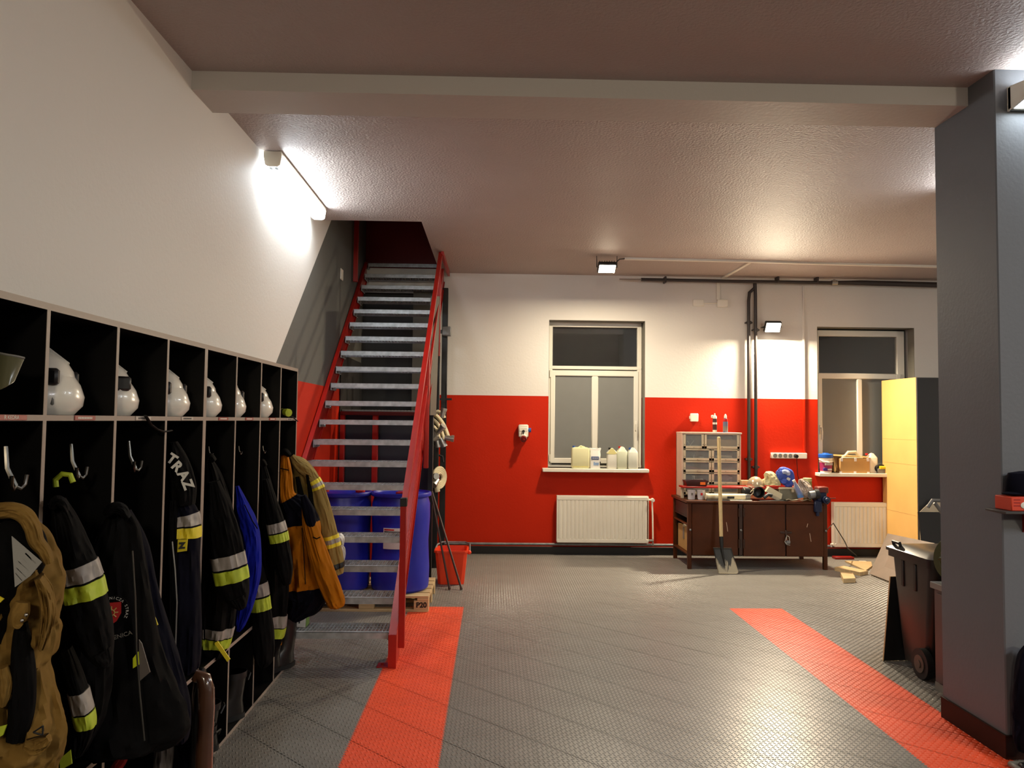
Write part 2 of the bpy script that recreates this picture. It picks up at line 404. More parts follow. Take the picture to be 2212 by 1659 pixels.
# ------------------------------------------------------------------ lamps
def tube_fixture(label, x0, x1, y0, y1, z0, z1, strength, along='y', group=None):
    t = thing('tube_light', label, 'light', ((x0 + x1) / 2, (y0 + y1) / 2, z0), group)
    t_ = .03
    if along == 'y':
        part(t, 'housing', MB().box(x0, x1, y0, y1, z1 - .03, z1, .008), M_WHITE)
        cap = [(x0 + .002, z1), (x0 + .002, z1 - .04), (x0 + .012, z0 + .014), (x0 + .03, z0 + .002), (x1 - .03, z0 + .002), (x1 - .012, z0 + .014), (x1 - .002, z1 - .04), (x1 - .002, z1)]
        part(t, 'end_cap', MB().prism(cap, 'y', y0 - .004, y0 + .012), M_WHITE); part(t, 'end_cap', MB().prism(cap, 'y', y1 - .012, y1 + .004), M_WHITE)
        d = MB().prism([(x0 + .004, z1 - .036), (x0 + .012, z0 + .012), (x0 + .03, z0), (x1 - .03, z0), (x1 - .012, z0 + .012), (x1 - .004, z1 - .036)], 'y', y0 + .012, y1 - .012)
        for s_ in (.35, .65):
            xx = x0 + (x1 - x0) * s_
            part(t, 'lamp_holder', MB().box(xx - .012, xx + .012, y0 + .014, y0 + .06, z0 - .003, z0 + .003, .001), M_DKGREY)
    else:
        part(t, 'housing', MB().box(x0, x1, y1 - .035, y1, z0, z1, .008), M_GREYP)
        cap = [(y1, z1), (y1 - .036, z1 - .004), (y0 + .012, z1 - .02), (y0 + .002, z1 - .04), (y0 + .002, z0 + .04), (y0 + .012, z0 + .02), (y1 - .036, z0 + .004), (y1, z0)]
        part(t, 'end_cap', MB().prism(cap, 'x', x0, x0 + .012), M_WHITE); part(t, 'end_cap', MB().prism(cap, 'x', x1 - .012, x1), M_WHITE)
        d = MB().prism([(y1 - .036, z1 - .004), (y0 + .012, z1 - .02), (y0, z1 - .04), (y0, z0 + .04), (y0 + .012, z0 + .02), (y1 - .036, z0 + .004)], 'x', x0 + .012, x1 - .012)
    part(t, 'diffuser', d, glow('tube_glow_%g' % strength, COOL, strength))
    return t
tube_fixture('long bright tube light on the ceiling corner above the stairs', -1.66, -1.53, 5.43, 6.89, 3.485, 3.595, 42)
tube_fixture('tube light behind the grey column, hidden at the ceiling', 3.62, 3.75, 4.72, 5.95, 3.485, 3.595, 60)
tube_fixture('tube light on the front of the grey column, cut by the picture edge', P(2203, 185, y=3.85).x, 4.2, 3.80, 3.95, 3.37, 3.50, 24, 'x')

def flood(label, c, facing, tilt, power, brk):
    """LED flood lamp: c = centre of the housing"""
    t = thing('flood_lamp', label, 'lamp', c)
    R = Matrix.Rotation(facing, 4, 'Z') @ Matrix.Rotation(tilt, 4, 'X')
    M = Matrix.Translation(c) @ R                      # local: light leaves along -Y
    h = MB().box(-.105, .105, -.02, .03, -.075, .075, .01)
    for k in range(7): h.box(-.09 + k * .028, -.084 + k * .028, .03, .05, -.06, .06)
    part(t, 'housing', h.xf(M), M_BLACK)
    part(t, 'lens', MB().box(-.092, .092, -.026, -.02, -.062, .062, .003).xf(M), glow('flood_lens_%g' % power, (1.0, .84, .6), power))
    b = MB().tube(brk, .006, 6)
    part(t, 'bracket', b, M_BLACK)
    return t
fc = P(1311, 578, y=8.72)
flood('warm flood lamp hanging from the ceiling on a thin frame', fc, 0, math.radians(58), 45,
      [fc + V((-.115, 0, 0)), fc + V((-.118, .01, .16)), fc + V((.118, .01, .16)), fc + V((.115, 0, 0))])
area('flood_lamp_light_ceiling', fc + V((0, -.06, -.05)), fc + V((0, -.15, -1)), .18, .12, 80, (1, .84, .6))
fw = P(1669, 706, y=YB - .12)
flood('warm flood lamp glaring on the back wall beside the pipes', fw, 0, math.radians(32), 45,
      [fw + V((-.115, 0, 0)), fw + V((-.118, .10, 0)), fw + V((.118, .10, 0)), fw + V((.115, 0, 0))])
area('flood_lamp_light_wall', fw + V((0, -.05, -.03)), fw + V((0, -.75, -1)), .18, .12, 165, (1, .84, .6))

# ------------------------------------------------------------------ the steel stairs
SY0, SZ0, SG, SR, NT = 5.39, 0.232, 0.2325, 0.1822, 20
st = thing('staircase', 'steep steel staircase with red stringers and open grating steps going up through the ceiling', 'stairs', (-1.15, 5.4, 0))
def stringer(x0, x1, ys=5.36):
    m = MB()
    top = [(ys, 0), (ys, .22 + (ys - 5.36) * .784), (9.80, .22 + (9.80 - 5.36) * .784)]
    poly = top + [(9.80, 3.46), (5.72, .25), (5.62 + (ys - 5.36) * .3, 0)]
    m.prism(poly, 'x', x0 + .012, x1 - .012)
    # flanges of the channel on the upper and the lower edge
    for off in (0, -1):
        a = V((0, ys if off == 0 else 5.70, .22 + (ys - 5.36) * .784 if off == 0 else .235)); b = V((0, 9.80, 3.70 if off == 0 else 3.46))
        n = V((0, -.617, .787)) * .008
        m.slab([V((x0, a.y, a.z)), V((x1, a.y, a.z)), V((x1, b.y, b.z)), V((x0, b.y, b.z))], .008)
    m.box(x0, x1, ys - .01, ys + .002, 0, .225 + (ys - 5.36) * .784)
    return m
part(st, 'stringer', stringer(-1.672, -1.632, 5.495), M_REDP); part(st, 'stringer', stringer(-.70, -.645), M_REDP)
part(st, 'foot_plate', MB().box(-.78, -.70, 5.36, 5.46, 0, .008, .002).cyl((-.745, 5.41, .006), (-.745, 5.41, .02), .01, 6), M_REDD)
TXL, TXR = -1.630, -.702
def tread_mb(cut=0.0):
    m = MB(); w = TXR - TXL - cut; d = .25
    m.box(0, w, 0, .006, -.045, 0)                                    # front nosing plate
    m.box(0, w, .0, .028, -.003, .001)
    m.box(0, w, d - .005, d, -.045, 0); m.box(0, .005, 0, d, -.07, 0); m.box(w - .005, w, 0, d, -.07, 0)
    return m
def grating_mb(cut=0.0):
    m = MB(); w = TXR - TXL - cut; d = .25
    for k in range(1, 27):
        x = k * w / 27; m.box(x - .0022, x + .0022, .006, d - .005, -.03, -.0005)
    for k in (1, 2, 3): m.box(.005, w - .005, .06 * k - .0012, .06 * k + .0012, -.014, -.004)
    return m
def bolt_mb(cut=0.0):
    m = MB(); w = TXR - TXL - cut
    for x in (.004, w - .004):
        for y in (.05, .20): m.cyl((x - .012, y, -.055), (x + .012, y, -.055), .009, 6)
    return m
tr0 = part(st, 'tread', tread_mb(), M_STEEL, local=True)
part(tr0, 'grating', grating_mb(), M_STEEL, local=True, kind='stuff'); part(tr0, 'bolts', bolt_mb(), M_STEELD, local=True, kind='stuff')
# the lowest step is shorter: the lockers stand beside it
CUT = .238
tl = part(st, 'tread', tread_mb(CUT), M_STEEL, local=True)
part(tl, 'grating', grating_mb(CUT), M_STEEL, local=True, kind='stuff'); part(tl, 'bolts', bolt_mb(CUT), M_STEELD, local=True, kind='stuff')
tl.location = V((TXL + CUT, SY0, SZ0)) - V(st.location)
for k in range(1, NT):
    o = tr0 if k == 1 else copy_tree(tr0, st)
    o.location = V((TXL, SY0 + SG * k, SZ0 + SR * k)) - V(st.location)
def bar(m, a, b, w, h):
    """rectangular bar between two points in a plane of constant x"""
    a, b = V(a), V(b); t = (b - a).normalized(); n = V((0, -t.z, t.y)) * h / 2; s = V((w / 2, 0, 0))
    return m.loft([[a + s + n, a - s + n, a - s - n, a + s - n], [b + s + n, b - s + n, b - s - n, b + s - n]])
RX = -.622
part(st, 'handrail', bar(MB(), (RX, 5.52, 1.13), (RX, 8.68, 3.592), .042, .04), M_REDP)
part(st, 'mid_rail', bar(MB(), (RX, 5.52, .72), (RX, 9.05, 3.47), .02, .04), M_REDP)
for y, z0, z1 in ((5.45, .115, 1.10), (7.17, 1.25, 2.40), (8.45, 2.40, 3.40)):
    part(st, 'post', MB().box(RX - .022, RX + .022, y - .022, y + .022, z0, z1, .003), M_REDP)
part(st, 'rail_end_cap', MB().box(RX - .024, RX + .024, 5.425, 5.475, 1.09, 1.15, .003), M_BLACK)
part(st, 'newel_post', MB().box(-1.66, -1.61, 8.95, 9.0, 3.30, 4.7, .003), M_REDP)
part(st, 'top_rail', bar(MB(), (-.60, 8.62, 3.575), (-.60, 9.86, 3.575), .03, .05), M_REDP)
# switch on the grey stair wall
pz = P(737, 593, x=XL)
solo('switch_plate', MB().box(XL, XL + .012, pz.y - .06, pz.y + .06, pz.z - .06, pz.z + .06, .004), M_WHITE, 'small white plate on the grey wall beside the upper stairs', 'switch', (XL, pz.y, pz.z - .06))

# ------------------------------------------------------------------ rack behind the stairs
rk = thing('hose_rack', 'dark steel rack with red frame standing behind the stairs', 'rack', (-1.15, 8.4, 0))
part(rk, 'back_panel', MB().box(-1.66, -.70, 8.50, 8.52, .04, 1.74), M_NAVYP)
part(rk, 'upper_panel', MB().box(-1.67, -1.02, 9.72, 9.74, 1.80, 3.3), mat('dark_board', (36, 35, 35), .6)); part(rk, 'left_panel', MB().box(-1.675, -1.665, 8.40, 9.72, 0, 2.4), mat('dark_board', (36, 35, 35), .6))
for x in (-1.645, -1.285): part(rk, 'frame_post', MB().box(x - .03, x + .03, 8.40, 8.46, 0, 1.76, .004), M_REDP)
part(rk, 'frame_beam', MB().box(-1.66, -.66, 8.38, 8.44, 1.74, 1.78, .004), mat('shaded_red_paint', (96, 14, 10), .4))  # frame red made darker here, shadow put into the beam's colour
g = MB()
for k in range(28): g.box(-1.655 + k * .036, -1.652 + k * .036, 8.44, 9.70, 1.78, 1.80)
for k in range(34): g.box(-1.655, -.66, 8.45 + k * .037, 8.452 + k * .037, 1.784, 1.794)
part(rk, 'mesh_shelf', g, M_STEELD, kind='stuff')
for y, x, w, zt in ((8.36, -.675, .055, 1.76), (8.95, -.66, .06, 2.6), (9.66, -.625, .07, 3.36)):
    part(rk, 'upright', MB().box(x - w / 2, x + w / 2, y - .03, y + .03, 0, zt, .003), M_BLACK)
part(rk, 'side_panel', MB().box(-.69, -.685, 8.40, 9.66, .0, 1.74), M_BLACK)
part(rk, 'grey_board', MB().slab([P(925, 897, y=7.95), P(938, 897, y=8.35), P(947, 640, y=8.45), P(930, 640, y=8.0)], .02), mat('warm_grey_board', (84, 80, 72), .6))
part(rk, 'grey_board', MB().slab([V((-1.02, 9.6, 1.8)), V((-.68, 9.6, 1.8)), V((-.68, 9.6, 3.3)), V((-1.02, 9.6, 3.3))], .02), mat('warm_grey_board', (84, 80, 72), .6))
for z0, n in ((2.08, 1),):
    pass
br = MB()
a = P(938, 862, y=9.3); b = P(976, 866, y=9.3)
br.box(a.x, b.x, 9.28, 9.32, a.z - .012, a.z + .012); br.tube([P(964, 828, y=9.3), P(964, 885, y=9.3), P(958, 896, y=9.3)], .008, 8)
part(rk, 'hook_arm', br, M_BLACK)
a = P(952, 985, y=9.0); br = MB().tube([P(944, 982, y=9.0), P(956, 986, y=9.0), P(957, 998, y=9.0)], .012, 8)
part(rk, 'hook_arm', br, M_BLACK)
bxp = P(956, 717, y=9.55); e = P(974, 717, y=9.55)
solo('junction_box', MB().box(bxp.x, e.x, 9.46, 9.6, bxp.z - .05, bxp.z + .06, .005).box(bxp.x - .03, bxp.x + .01, 9.5, 9.56, bxp.z - .02, bxp.z + .02), M_STEELD, 'small grey metal bracket box on the white wall beside the stair top', 'box', (bxp.x, 9.5, bxp.z - .05))

def coupling(m, p, ax, r=.03):
    p, ax = V(p), V(ax).normalized()
    m.cyl(p, p + ax * .05, r, 14); m.cyl(p + ax * .045, p + ax * .075, r * 1.25, 14); m.cyl(p - ax * .03, p, r * .8, 12)
    return m
# bundle of hoses hung over the upper arm
hb = thing('fire_hose_bundle', 'bundle of cream fire hoses hung beside the stairs under the black hook', 'hose', P(950, 955, y=8.6))
for i, (x0, x1, t, lo, x2) in enumerate(((930, 946, 892, 945, 966), (930, 942, 905, 950, 956), (929, 938, 918, 948, 946))):
    pts = []
    for k in range(13):
        s_ = k / 12
        px = x0 + (x2 - x0) * s_; py = t + (lo - t) * s_ ** 1.6
        pts.append(P(px + 5 * math.sin(s_ * 2.6), py, y=8.75 - .1 * i))
    part(hb, 'hose', MB().tube(pts, .042 - .004 * i, 10, flat=.55), M_HOSE)
part(hb, 'hose', MB().tube([P(936, 893, y=8.6), P(946, 889, y=8.6), P(956, 893, y=8.6), P(959, 903, y=8.6)], .038, 10, flat=.6), M_HOSE)
for q, ax in (((956, 896), (.2, 0, .9)), ((966, 946), (.9, 0, -.1)), ((950, 930), (.5, -.3, .6)), ((938, 938), (.3, -.5, -.5)), ((944, 952), (.2, 0, -1)), ((954, 952), (.4, 0, -.8))):
    part(hb, 'coupling', coupling(MB(), P(*q, y=8.52), ax), M_ALU)
hr = thing('fire_hose_roll', 'cream fire hose rolled up on the dark rack above the orange bucket', 'hose', P(945, 1050, y=8.75))
c = P(943, 1032, y=8.78); m = MB()
for k, r in enumerate((.115, .095, .075, .055)):
    m.tube([c + V((.03, math.cos(t * math.tau / 24) * r, math.sin(t * math.tau / 24) * r)) + V((math.cos(t * math.tau / 24) * r * .55, 0, 0)) for t in range(24)], .017, 8, closed=True)
part(hr, 'roll', m, M_HOSE)
part(hr, 'hose_end', MB().tube([c + V((.0, -.06, -.03)), c + V((.01, -.09, -.09)), c + V((.02, -.08, -.15))], .03, 10, flat=.6), M_HOSE)
part(hr, 'coupling', coupling(coupling(MB(), P(936, 1030, y=8.66), (.4, -.6, .1)), P(943, 1040, y=8.62), (-.3, -.6, -.4)), M_ALU)

# pallet, drums
pl = thing('pallet', 'pale wooden pallet under the two blue drums', 'pallet', (-1.10, 7.26, 0))
PX0, PX1, PY0, PY1 = -1.655, -.555, 6.90, 7.70
for k in range(5):
    y = PY0 + k * (PY1 - PY0 - .12) / 4; part(pl, 'deck_board', MB().box(PX0, PX1, y, y + .12, .122, .142, .003), M_PINE)
for k in range(3):
    x = PX0 + k * (PX1 - PX0 - .1) / 2; part(pl, 'cross_board', MB().box(x, x + .1, PY0, PY1, .10, .121, .002), M_PINE)
for k in range(3):
    y = PY0 + k * (PY1 - PY0 - .1) / 2; part(pl, 'bottom_board', MB().box(PX0, PX1, y, y + .1, 0, .021, .002), M_PINE)
    for j in range(3):
        x = PX0 + j * (PX1 - PX0 - .13) / 2; part(pl, 'block', MB().box(x, x + .13, y + .002, y + .098, .021, .10, .002), M_PINE)
text(pl, 'stamp', 'P20', .062, M_TXTB, (PX1 - .062, PY0 - .0005, .06), (1, 0, 0), (0, 0, 1))
def drum(label, cx, cy, lidrot):
    t = thing('blue_drum', label, 'drum', (cx, cy, .142), 'blue plastic drums on the pallet')
    prof = [(.235, 0), (.258, .02), (.265, .06), (.268, .20), (.262, .30), (.256, .44), (.262, .56), (.268, .66), (.266, .78), (.252, .83), (.250, .845), (.274, .855), (.278, .872), (.272, .888), (.258, .89), (.252, .872), (.05, .885)]
    part(t, 'barrel', MB().lathe(prof, (0, 0, 0), 40), M_BLUE, local=True)
    for i, an in enumerate((lidrot, lidrot + math.pi)):
        x, y = math.cos(an) * .17, math.sin(an) * .17
        c_ = part(t, 'bung', MB().lathe([(.04, .872), (.044, .884), (.044, .898), (.036, .902)], (x, y, 0), 18), M_REDPR, local=True, label='red bung cap' if i == 0 else None)
    return t
drum('left blue plastic drum on the pallet, beside the wall', -1.392, 7.20, -.1)
d2 = drum('right blue plastic drum on the pallet, with a white paper sticker', -.845, 7.20, -1.5)
m = MB(); rings = []
for k in range(9):
    an = math.radians(-118 + k * 6.5); rings.append([V((math.cos(an) * r, math.sin(an) * r, z)) for r, z in ((.262, .40), (.2705, .40), (.2715, .585), (.262, .585))])
lab = part(d2, 'sticker', m.loft(rings), mat('paper', (214, 208, 206), .7), local=True)
for z, a0, a1, mm in ((.565, -116, -96, M_REDPR), (.545, -116, -80, M_TXTB), (.53, -116, -84, M_TXTB), (.56, -78, -70, M_REDPR)):
    m = MB(); m.loft([[V((math.cos(math.radians(a)) * r, math.sin(math.radians(a)) * r, zz)) for r, zz in ((.271, z), (.2728, z), (.2728, z + .012), (.271, z + .012))] for a in [a0 + (a1 - a0) * q / 6 for q in range(7)]])
    part(lab, 'print_line', m, mm, local=True)

# bucket and poles
bk = thing('mop_bucket', 'orange red square bucket on the floor below the hose roll', 'bucket', (-.43, 8.08, 0))
bx0, bx1, by0, by1 = -.553, -.287, 8.03, 8.31
def ring_rect(x0, x1, y0, y1, z, c=.03):
    return [V((x0 + c, y0, z)), V((x1 - c, y0, z)), V((x1, y0 + c, z)), V((x1, y1 - c, z)), V((x1 - c, y1, z)), V((x0 + c, y1, z)), V((x0, y1 - c, z)), V((x0, y0 + c, z))]
m = MB(); rr = []
for ex, z in ((0, 0.004), (.03, .325), (.03, .33)): rr.append(ring_rect(bx0 - ex, bx1 + ex, by0 - ex, by1 + ex, z))
rr.append(ring_rect(bx0 - .042, bx1 + .042, by0 - .042, by1 + .042, .332)); rr.append(ring_rect(bx0 - .042, bx1 + .042, by0 - .042, by1 + .042, .352)); rr.append(ring_rect(bx0 - .024, bx1 + .024, by0 - .024, by1 + .024, .352)); rr.append(ring_rect(bx0 + .004, bx1 - .004, by0 + .004, by1 - .004, .012))
part(bk, 'tub', m.loft(rr), M_ORANGE)
part(bk, 'handle', MB().tube([V((bx0 - .046, 8.17, .33)), V((bx0 - .03, 8.29, .37)), V((bx0 + .02, 8.37, .385)), V((bx1, 8.37, .385)), V((bx1 + .05, 8.32, .375)), V((bx1 + .056, 8.17, .32))], .009, 8), M_STEELD)
part(bk, 'pivot', MB().ball((bx1 + .05, 8.17, .31), .022), M_ORANGE)
for i, (px, tx) in enumerate(((971, 931), (997, 933))):
    a = P(px, 1273, z=.008); b = P(tx, 1062, y=8.26)
    solo('thin_pole', MB().tube([a, b], .011, 8).cyl(a, a + (b - a) * .02, .014, 8), mat('dark_brown_rod', (62, 44, 38), .4),
         ('left' if i == 0 else 'right') + ' of the two thin brown poles leaning in front of the orange bucket', 'pole', a)

# ------------------------------------------------------------------ pipes and cables
pipe = mat('dark_pipe_paint', (54, 46, 44), .45)
hz = 3.50
t = thing('ceiling_pipe', 'dark pipe running along the top of the back wall under the ceiling', 'pipe', P(1345, 603, y=9.80))
part(t, 'pipe', MB().tube([P(1385, 604, y=9.8), P(1600, 608, y=9.8), P(1790, 611, y=9.8), P(1860, 611, y=9.8), P(2040, 616, y=9.8)], [.022, .022, .024, .034, .036], 12), pipe)
part(t, 'tail', MB().tube([P(1338, 603, y=9.8), P(1362, 604, y=9.8), P(1388, 604, y=9.8)], [.008, .012, .012], 8), M_ALU)
for q in (1437, 1680, 1765): part(t, 'clamp', MB().box(P(q, 606, y=9.8).x - .012, P(q, 606, y=9.8).x + .012, 9.77, 9.88, P(q, 606, y=9.8).z - .03, P(q, 606, y=9.8).z + .05, .003), pipe)
part(t, 'valve', MB().cyl(P(1796, 611, y=9.8), P(1808, 611, y=9.8), .035, 12).cyl(P(1802, 611, y=9.8), P(1802, 606, y=9.75), .02, 10), M_ALU)
for i, (path, lab, zc) in enumerate((([(1630, 610), (1630, 622), (1619, 632), (1617, 650), (1618, 1060)], 'left of the two dark vertical pipes on the back wall', 992), ([(1631, 610), (1632, 640), (1633, 1060)], 'right of the two dark vertical pipes on the back wall', 1009))):
    yp = YB - .045
    t = thing('vertical_pipe', lab, 'pipe', P(path[-1][0], path[-1][1], y=yp))
    part(t, 'pipe', MB().tube([P(*q, y=yp - .02 if k < 1 else yp) for k, q in enumerate(path)], .021, 12), pipe)
    for zz in ((697, zc) if i == 0 else (713, zc)):
        q = P(path[-1][0], zz, y=yp); part(t, 'bracket', MB().cyl(q - V((0, 0, .02)), q + V((0, 0, .02)), .03, 12).box(q.x - .045, q.x + .045, q.y - .008, q.y + .045, q.z - .01, q.z + .01, .002), pipe)
trk = [P(1349, 559, z=ZC - .012), P(1580, 564, z=ZC - .012), P(1790, 570, z=ZC - .012), P(2060, 577, z=ZC - .012)]
m = MB()
for a, b in zip(trk, trk[1:]): m.slab([a + V((0, -.025, .012)), b + V((0, -.025, .012)), b + V((0, .025, .012)), a + V((0, .025, .012))], -.022)
tk = thing('cable_trunking', 'long white cable duct crossing the ceiling from the flood lamp', 'cable duct', trk[0])
part(tk, 'duct', m, M_PVC)
a, b = P(1620, 567, z=ZC - .01), P(1556, 604, z=ZC - .01)
part(tk, 'branch_duct', MB().slab([a + V((-.02, 0, .01)), a + V((.02, 0, .01)), b + V((.02, 0, .01)), b + V((-.02, 0, .01))], -.018), M_PVC)
part(tk, 'lamp_cable', MB().tube([P(1349, 559, z=ZC - .015), P(1338, 560, y=8.75), P(1332, 566, y=8.73), P(1330, 578, y=8.72)], .007, 6), M_BLACK)
wc = thing('wall_conduit', 'short white conduit and junction boxes high on the white back wall', 'conduit', P(1550, 645, y=YB))
a, b = P(1549, 608, y=YB), P(1553, 648, y=YB)
part(wc, 'conduit', MB().box(a.x - .012, b.x + .01, YB - .02, YB, b.z, a.z, .003), M_PVC)
a, b = P(1548, 648, y=YB), P(1570, 664, y=YB); part(wc, 'junction_box', MB().box(a.x, b.x, YB - .05, YB, b.z, a.z, .006), M_PVC)
a, b = P(1506, 647, y=YB), P(1520, 662, y=YB); part(wc, 'junction_box', MB().box(a.x - .06, b.x, YB - .02, YB, b.z, a.z, .006), M_PVC)
a, b = P(1512, 655, y=YB), P(1550, 656, y=YB); part(wc, 'link', MB().cyl(V((a.x, YB - .012, a.z)), V((b.x, YB - .012, b.z)), .008, 8), M_PVC)
a, b = P(1726, 618, y=YB), P(1737, 980, y=YB)
solo('conduit', MB().box(b.x - .012, b.x + .012, YB - .022, YB, b.z, a.z, .004), M_BACK, 'painted conduit running down the wall to the socket strip', 'conduit', (b.x, YB, b.z))
# heating pipe on the skirting
solo('heating_pipe', MB().tube([V((-.62, YB - .05, .135)), V((2.05, YB - .05, .135)), V((4.2, YB - .05, .135)), V((6, YB - .05, .135))], .017, 10), M_STEELD, 'thin heating pipe along the bottom of the red back wall', 'pipe', (0, YB - .05, .118))

# ------------------------------------------------------------------ radiators
def radiator(label, x0, x1, z0, z1, valve, grp):
    y1 = YB - .035; y0 = y1 - .085
    t = thing('radiator', label, 'radiator', ((x0 + x1) / 2, y1, z0), grp)
    m = MB(); w = x1 - x0; n = int(round(w / .0525)); pts = []
    mg = .02
    for k in range(n):
        a = x0 + mg + (w - 2 * mg) * k / n; s_ = (w - 2 * mg) / n
        for f, d in ((.0, .010), (.12, .003), (.3, 0), (.7, 0), (.88, .003)): pts.append((a + f * s_, y0 + d))
    pts += [(x1 - mg, y0 + .01), (x1 - mg, y0 + .03), (x0 + mg, y0 + .03)]
    part(t, 'ribbed_panel', MB().prism(pts, 'z', z0 + .05, z1 - .055), M_WHITE, ang=60)
    part(t, 'frame', MB().box(x0 + .004, x1 - .004, y0, y0 + .03, z0, z0 + .05, .006).box(x0 + .004, x1 - .004, y0, y0 + .03, z1 - .055, z1 - .006, .006).box(x0 + .004, x0 + mg, y0 + .003, y0 + .03, z0 + .02, z1 - .02), M_WHITE)
    part(t, 'back_panel', MB().box(x0 + .01, x1 - .01, y1 - .025, y1, z0, z1 - .01), M_WHITE)
    for x in (x0, x1 - .004): part(t, 'side_cover', MB().box(x, x + .004, y0 + .004, y1, z0 + .01, z1, .001), M_WHITE)
    g = MB()
    for k in range(int(w / .02)): g.box(x0 + .006 + k * .02, x0 + .016 + k * .02, y0 + .03, y1, z1 - .008, z1 - .003)
    g.box(x0, x1, y0 + .004, y0 + .03, z1 - .007, z1); g.box(x0, x1, y1 - .012, y1, z1 - .007, z1)
    part(t, 'top_grille', g, M_WHITE, kind='stuff')
    for x in (x0 + .15, x1 - .15): part(t, 'bracket', MB().box(x - .015, x + .015, y1, YB, z0 + .04, z1 - .04), M_WHITE)
    if valve:
        vx = x1 + .05; ym = (y0 + y1) / 2
        v = part(t, 'thermostat_valve', MB().cyl((x1 - .005, ym, z1 - .045), (vx, ym, z1 - .045), .012, 10).cyl((vx, ym - .01, z1 - .045), (vx, ym - .075, z1 - .045), .024, 16, r1=.02), M_WHITE)
        part(t, 'feed_pipe', MB().tube([(vx, ym, z1 - .05), (vx + .008, ym, z1 - .25), (vx + .012, ym, z0 + .06), (vx + .012, ym, z0 + .03)], .010, 8), M_WHITE)
        part(t, 'lower_valve', MB().cyl((x1 - .005, ym, z0 + .03), (vx + .02, ym, z0 + .03), .014, 10).cyl((vx + .012, ym, z0 + .05), (vx + .012, ym, .13), .010, 8), M_ALU)
    else:
        part(t, 'side_valve', MB().cyl((x0 - .03, y0 + .04, z0 + .03), (x0 + .01, y0 + .04, z0 + .03), .013, 10).cyl((x0 - .02, y0 + .04, z0 + .03), (x0 - .02, y0 + .04, .13), .009, 8), M_WHITE)
radiator('white ribbed panel radiator on the red wall below the window with jugs', .815, 1.985, .165, .755, True, 'white radiators')
radiator('white ribbed panel radiator half hidden by the raw board of the dark cupboard', 4.36, 5.32, .135, .70, False, 'white radiators')

# ------------------------------------------------------------------ wall fittings
a, b = P(1120, 917, y=YB - .06), P(1141, 952, y=YB - .06)
t = thing('power_socket', 'grey industrial power socket with a red plug on the red wall', 'socket', ((a.x + b.x) / 2, YB, b.z))
cx = (a.x + b.x) / 2; w = (b.x - a.x) / 2
part(t, 'casing', MB().box(cx - w, cx + w, YB - .085, YB, b.z + .045, a.z, .012).box(cx - w + .01, cx + w - .01, YB - .09, YB - .08, b.z + .12, a.z - .035, .004), M_WHITE)
part(t, 'switch_knob', MB().cyl((cx, YB - .085, a.z - .085), (cx, YB - .11, a.z - .085), .017, 14).box(cx - .006, cx + .006, YB - .115, YB - .10, a.z - .125, a.z - .085, .002), M_BLACK)
part(t, 'socket_cup', MB().cyl((cx, YB - .05, b.z + .06), (cx, YB - .13, b.z + .03), .042, 18), M_WHITE)
part(t, 'red_plug', MB().cyl((cx, YB - .12, b.z + .036), (cx, YB - .165, b.z + .016), .038, 18).cyl((cx, YB - .16, b.z + .016), (cx, YB - .19, b.z + .004), .018, 12), mat('dark_red_plastic', (120, 18, 14), .4))
part(t, 'side_socket', MB().cyl((cx + w - .01, YB - .05, a.z - .07), (cx + w + .035, YB - .05, a.z - .07), .028, 16), M_BLUEP)
a, b = P(1490, 893, y=YB), P(1507, 911, y=YB)
t = thing('junction_cover', 'square white junction cover on the red wall above the drawer cabinet', 'cover', ((a.x + b.x) / 2, YB, b.z))
part(t, 'cover', MB().box(a.x, b.x, YB - .045, YB, b.z, a.z, .008), M_WHITE)
part(t, 'knob', MB().box(a.x - .01, a.x + .01, YB - .03, YB, (a.z + b.z) / 2 - .02, (a.z + b.z) / 2 + .02, .004), M_WHITE)
a, b = P(1666, 978, y=YB - .04), P(1743, 991, y=YB - .04)
t = thing('socket_strip', 'long white strip of four grey sockets on the red wall above the bench', 'socket', ((a.x + b.x) / 2, YB, b.z))
part(t, 'strip', MB().box(a.x, b.x, YB - .05, YB, b.z, a.z, .006), M_WHITE)
zc = (a.z + b.z) / 2; L = b.x - a.x
for k in range(5): part(t, 'socket', MB().cyl((a.x + L * (.10 + k * .142), YB - .048, zc), (a.x + L * (.10 + k * .142), YB - .056, zc), .026, 18), M_GREYP)
part(t, 'plug', MB().cyl((a.x + L * .67, YB - .05, zc), (a.x + L * .67, YB - .10, zc - .005), .022, 14), M_BLACK)
part(t, 'cord', MB().tube([(a.x + L * .67, YB - .10, zc - .01), (a.x + L * .69, YB - .07, zc - .07), (a.x + L * .76, YB - .02, zc - .25), (a.x + L * .84, YB - .03, zc - .45)], .004, 6), M_BLACK)

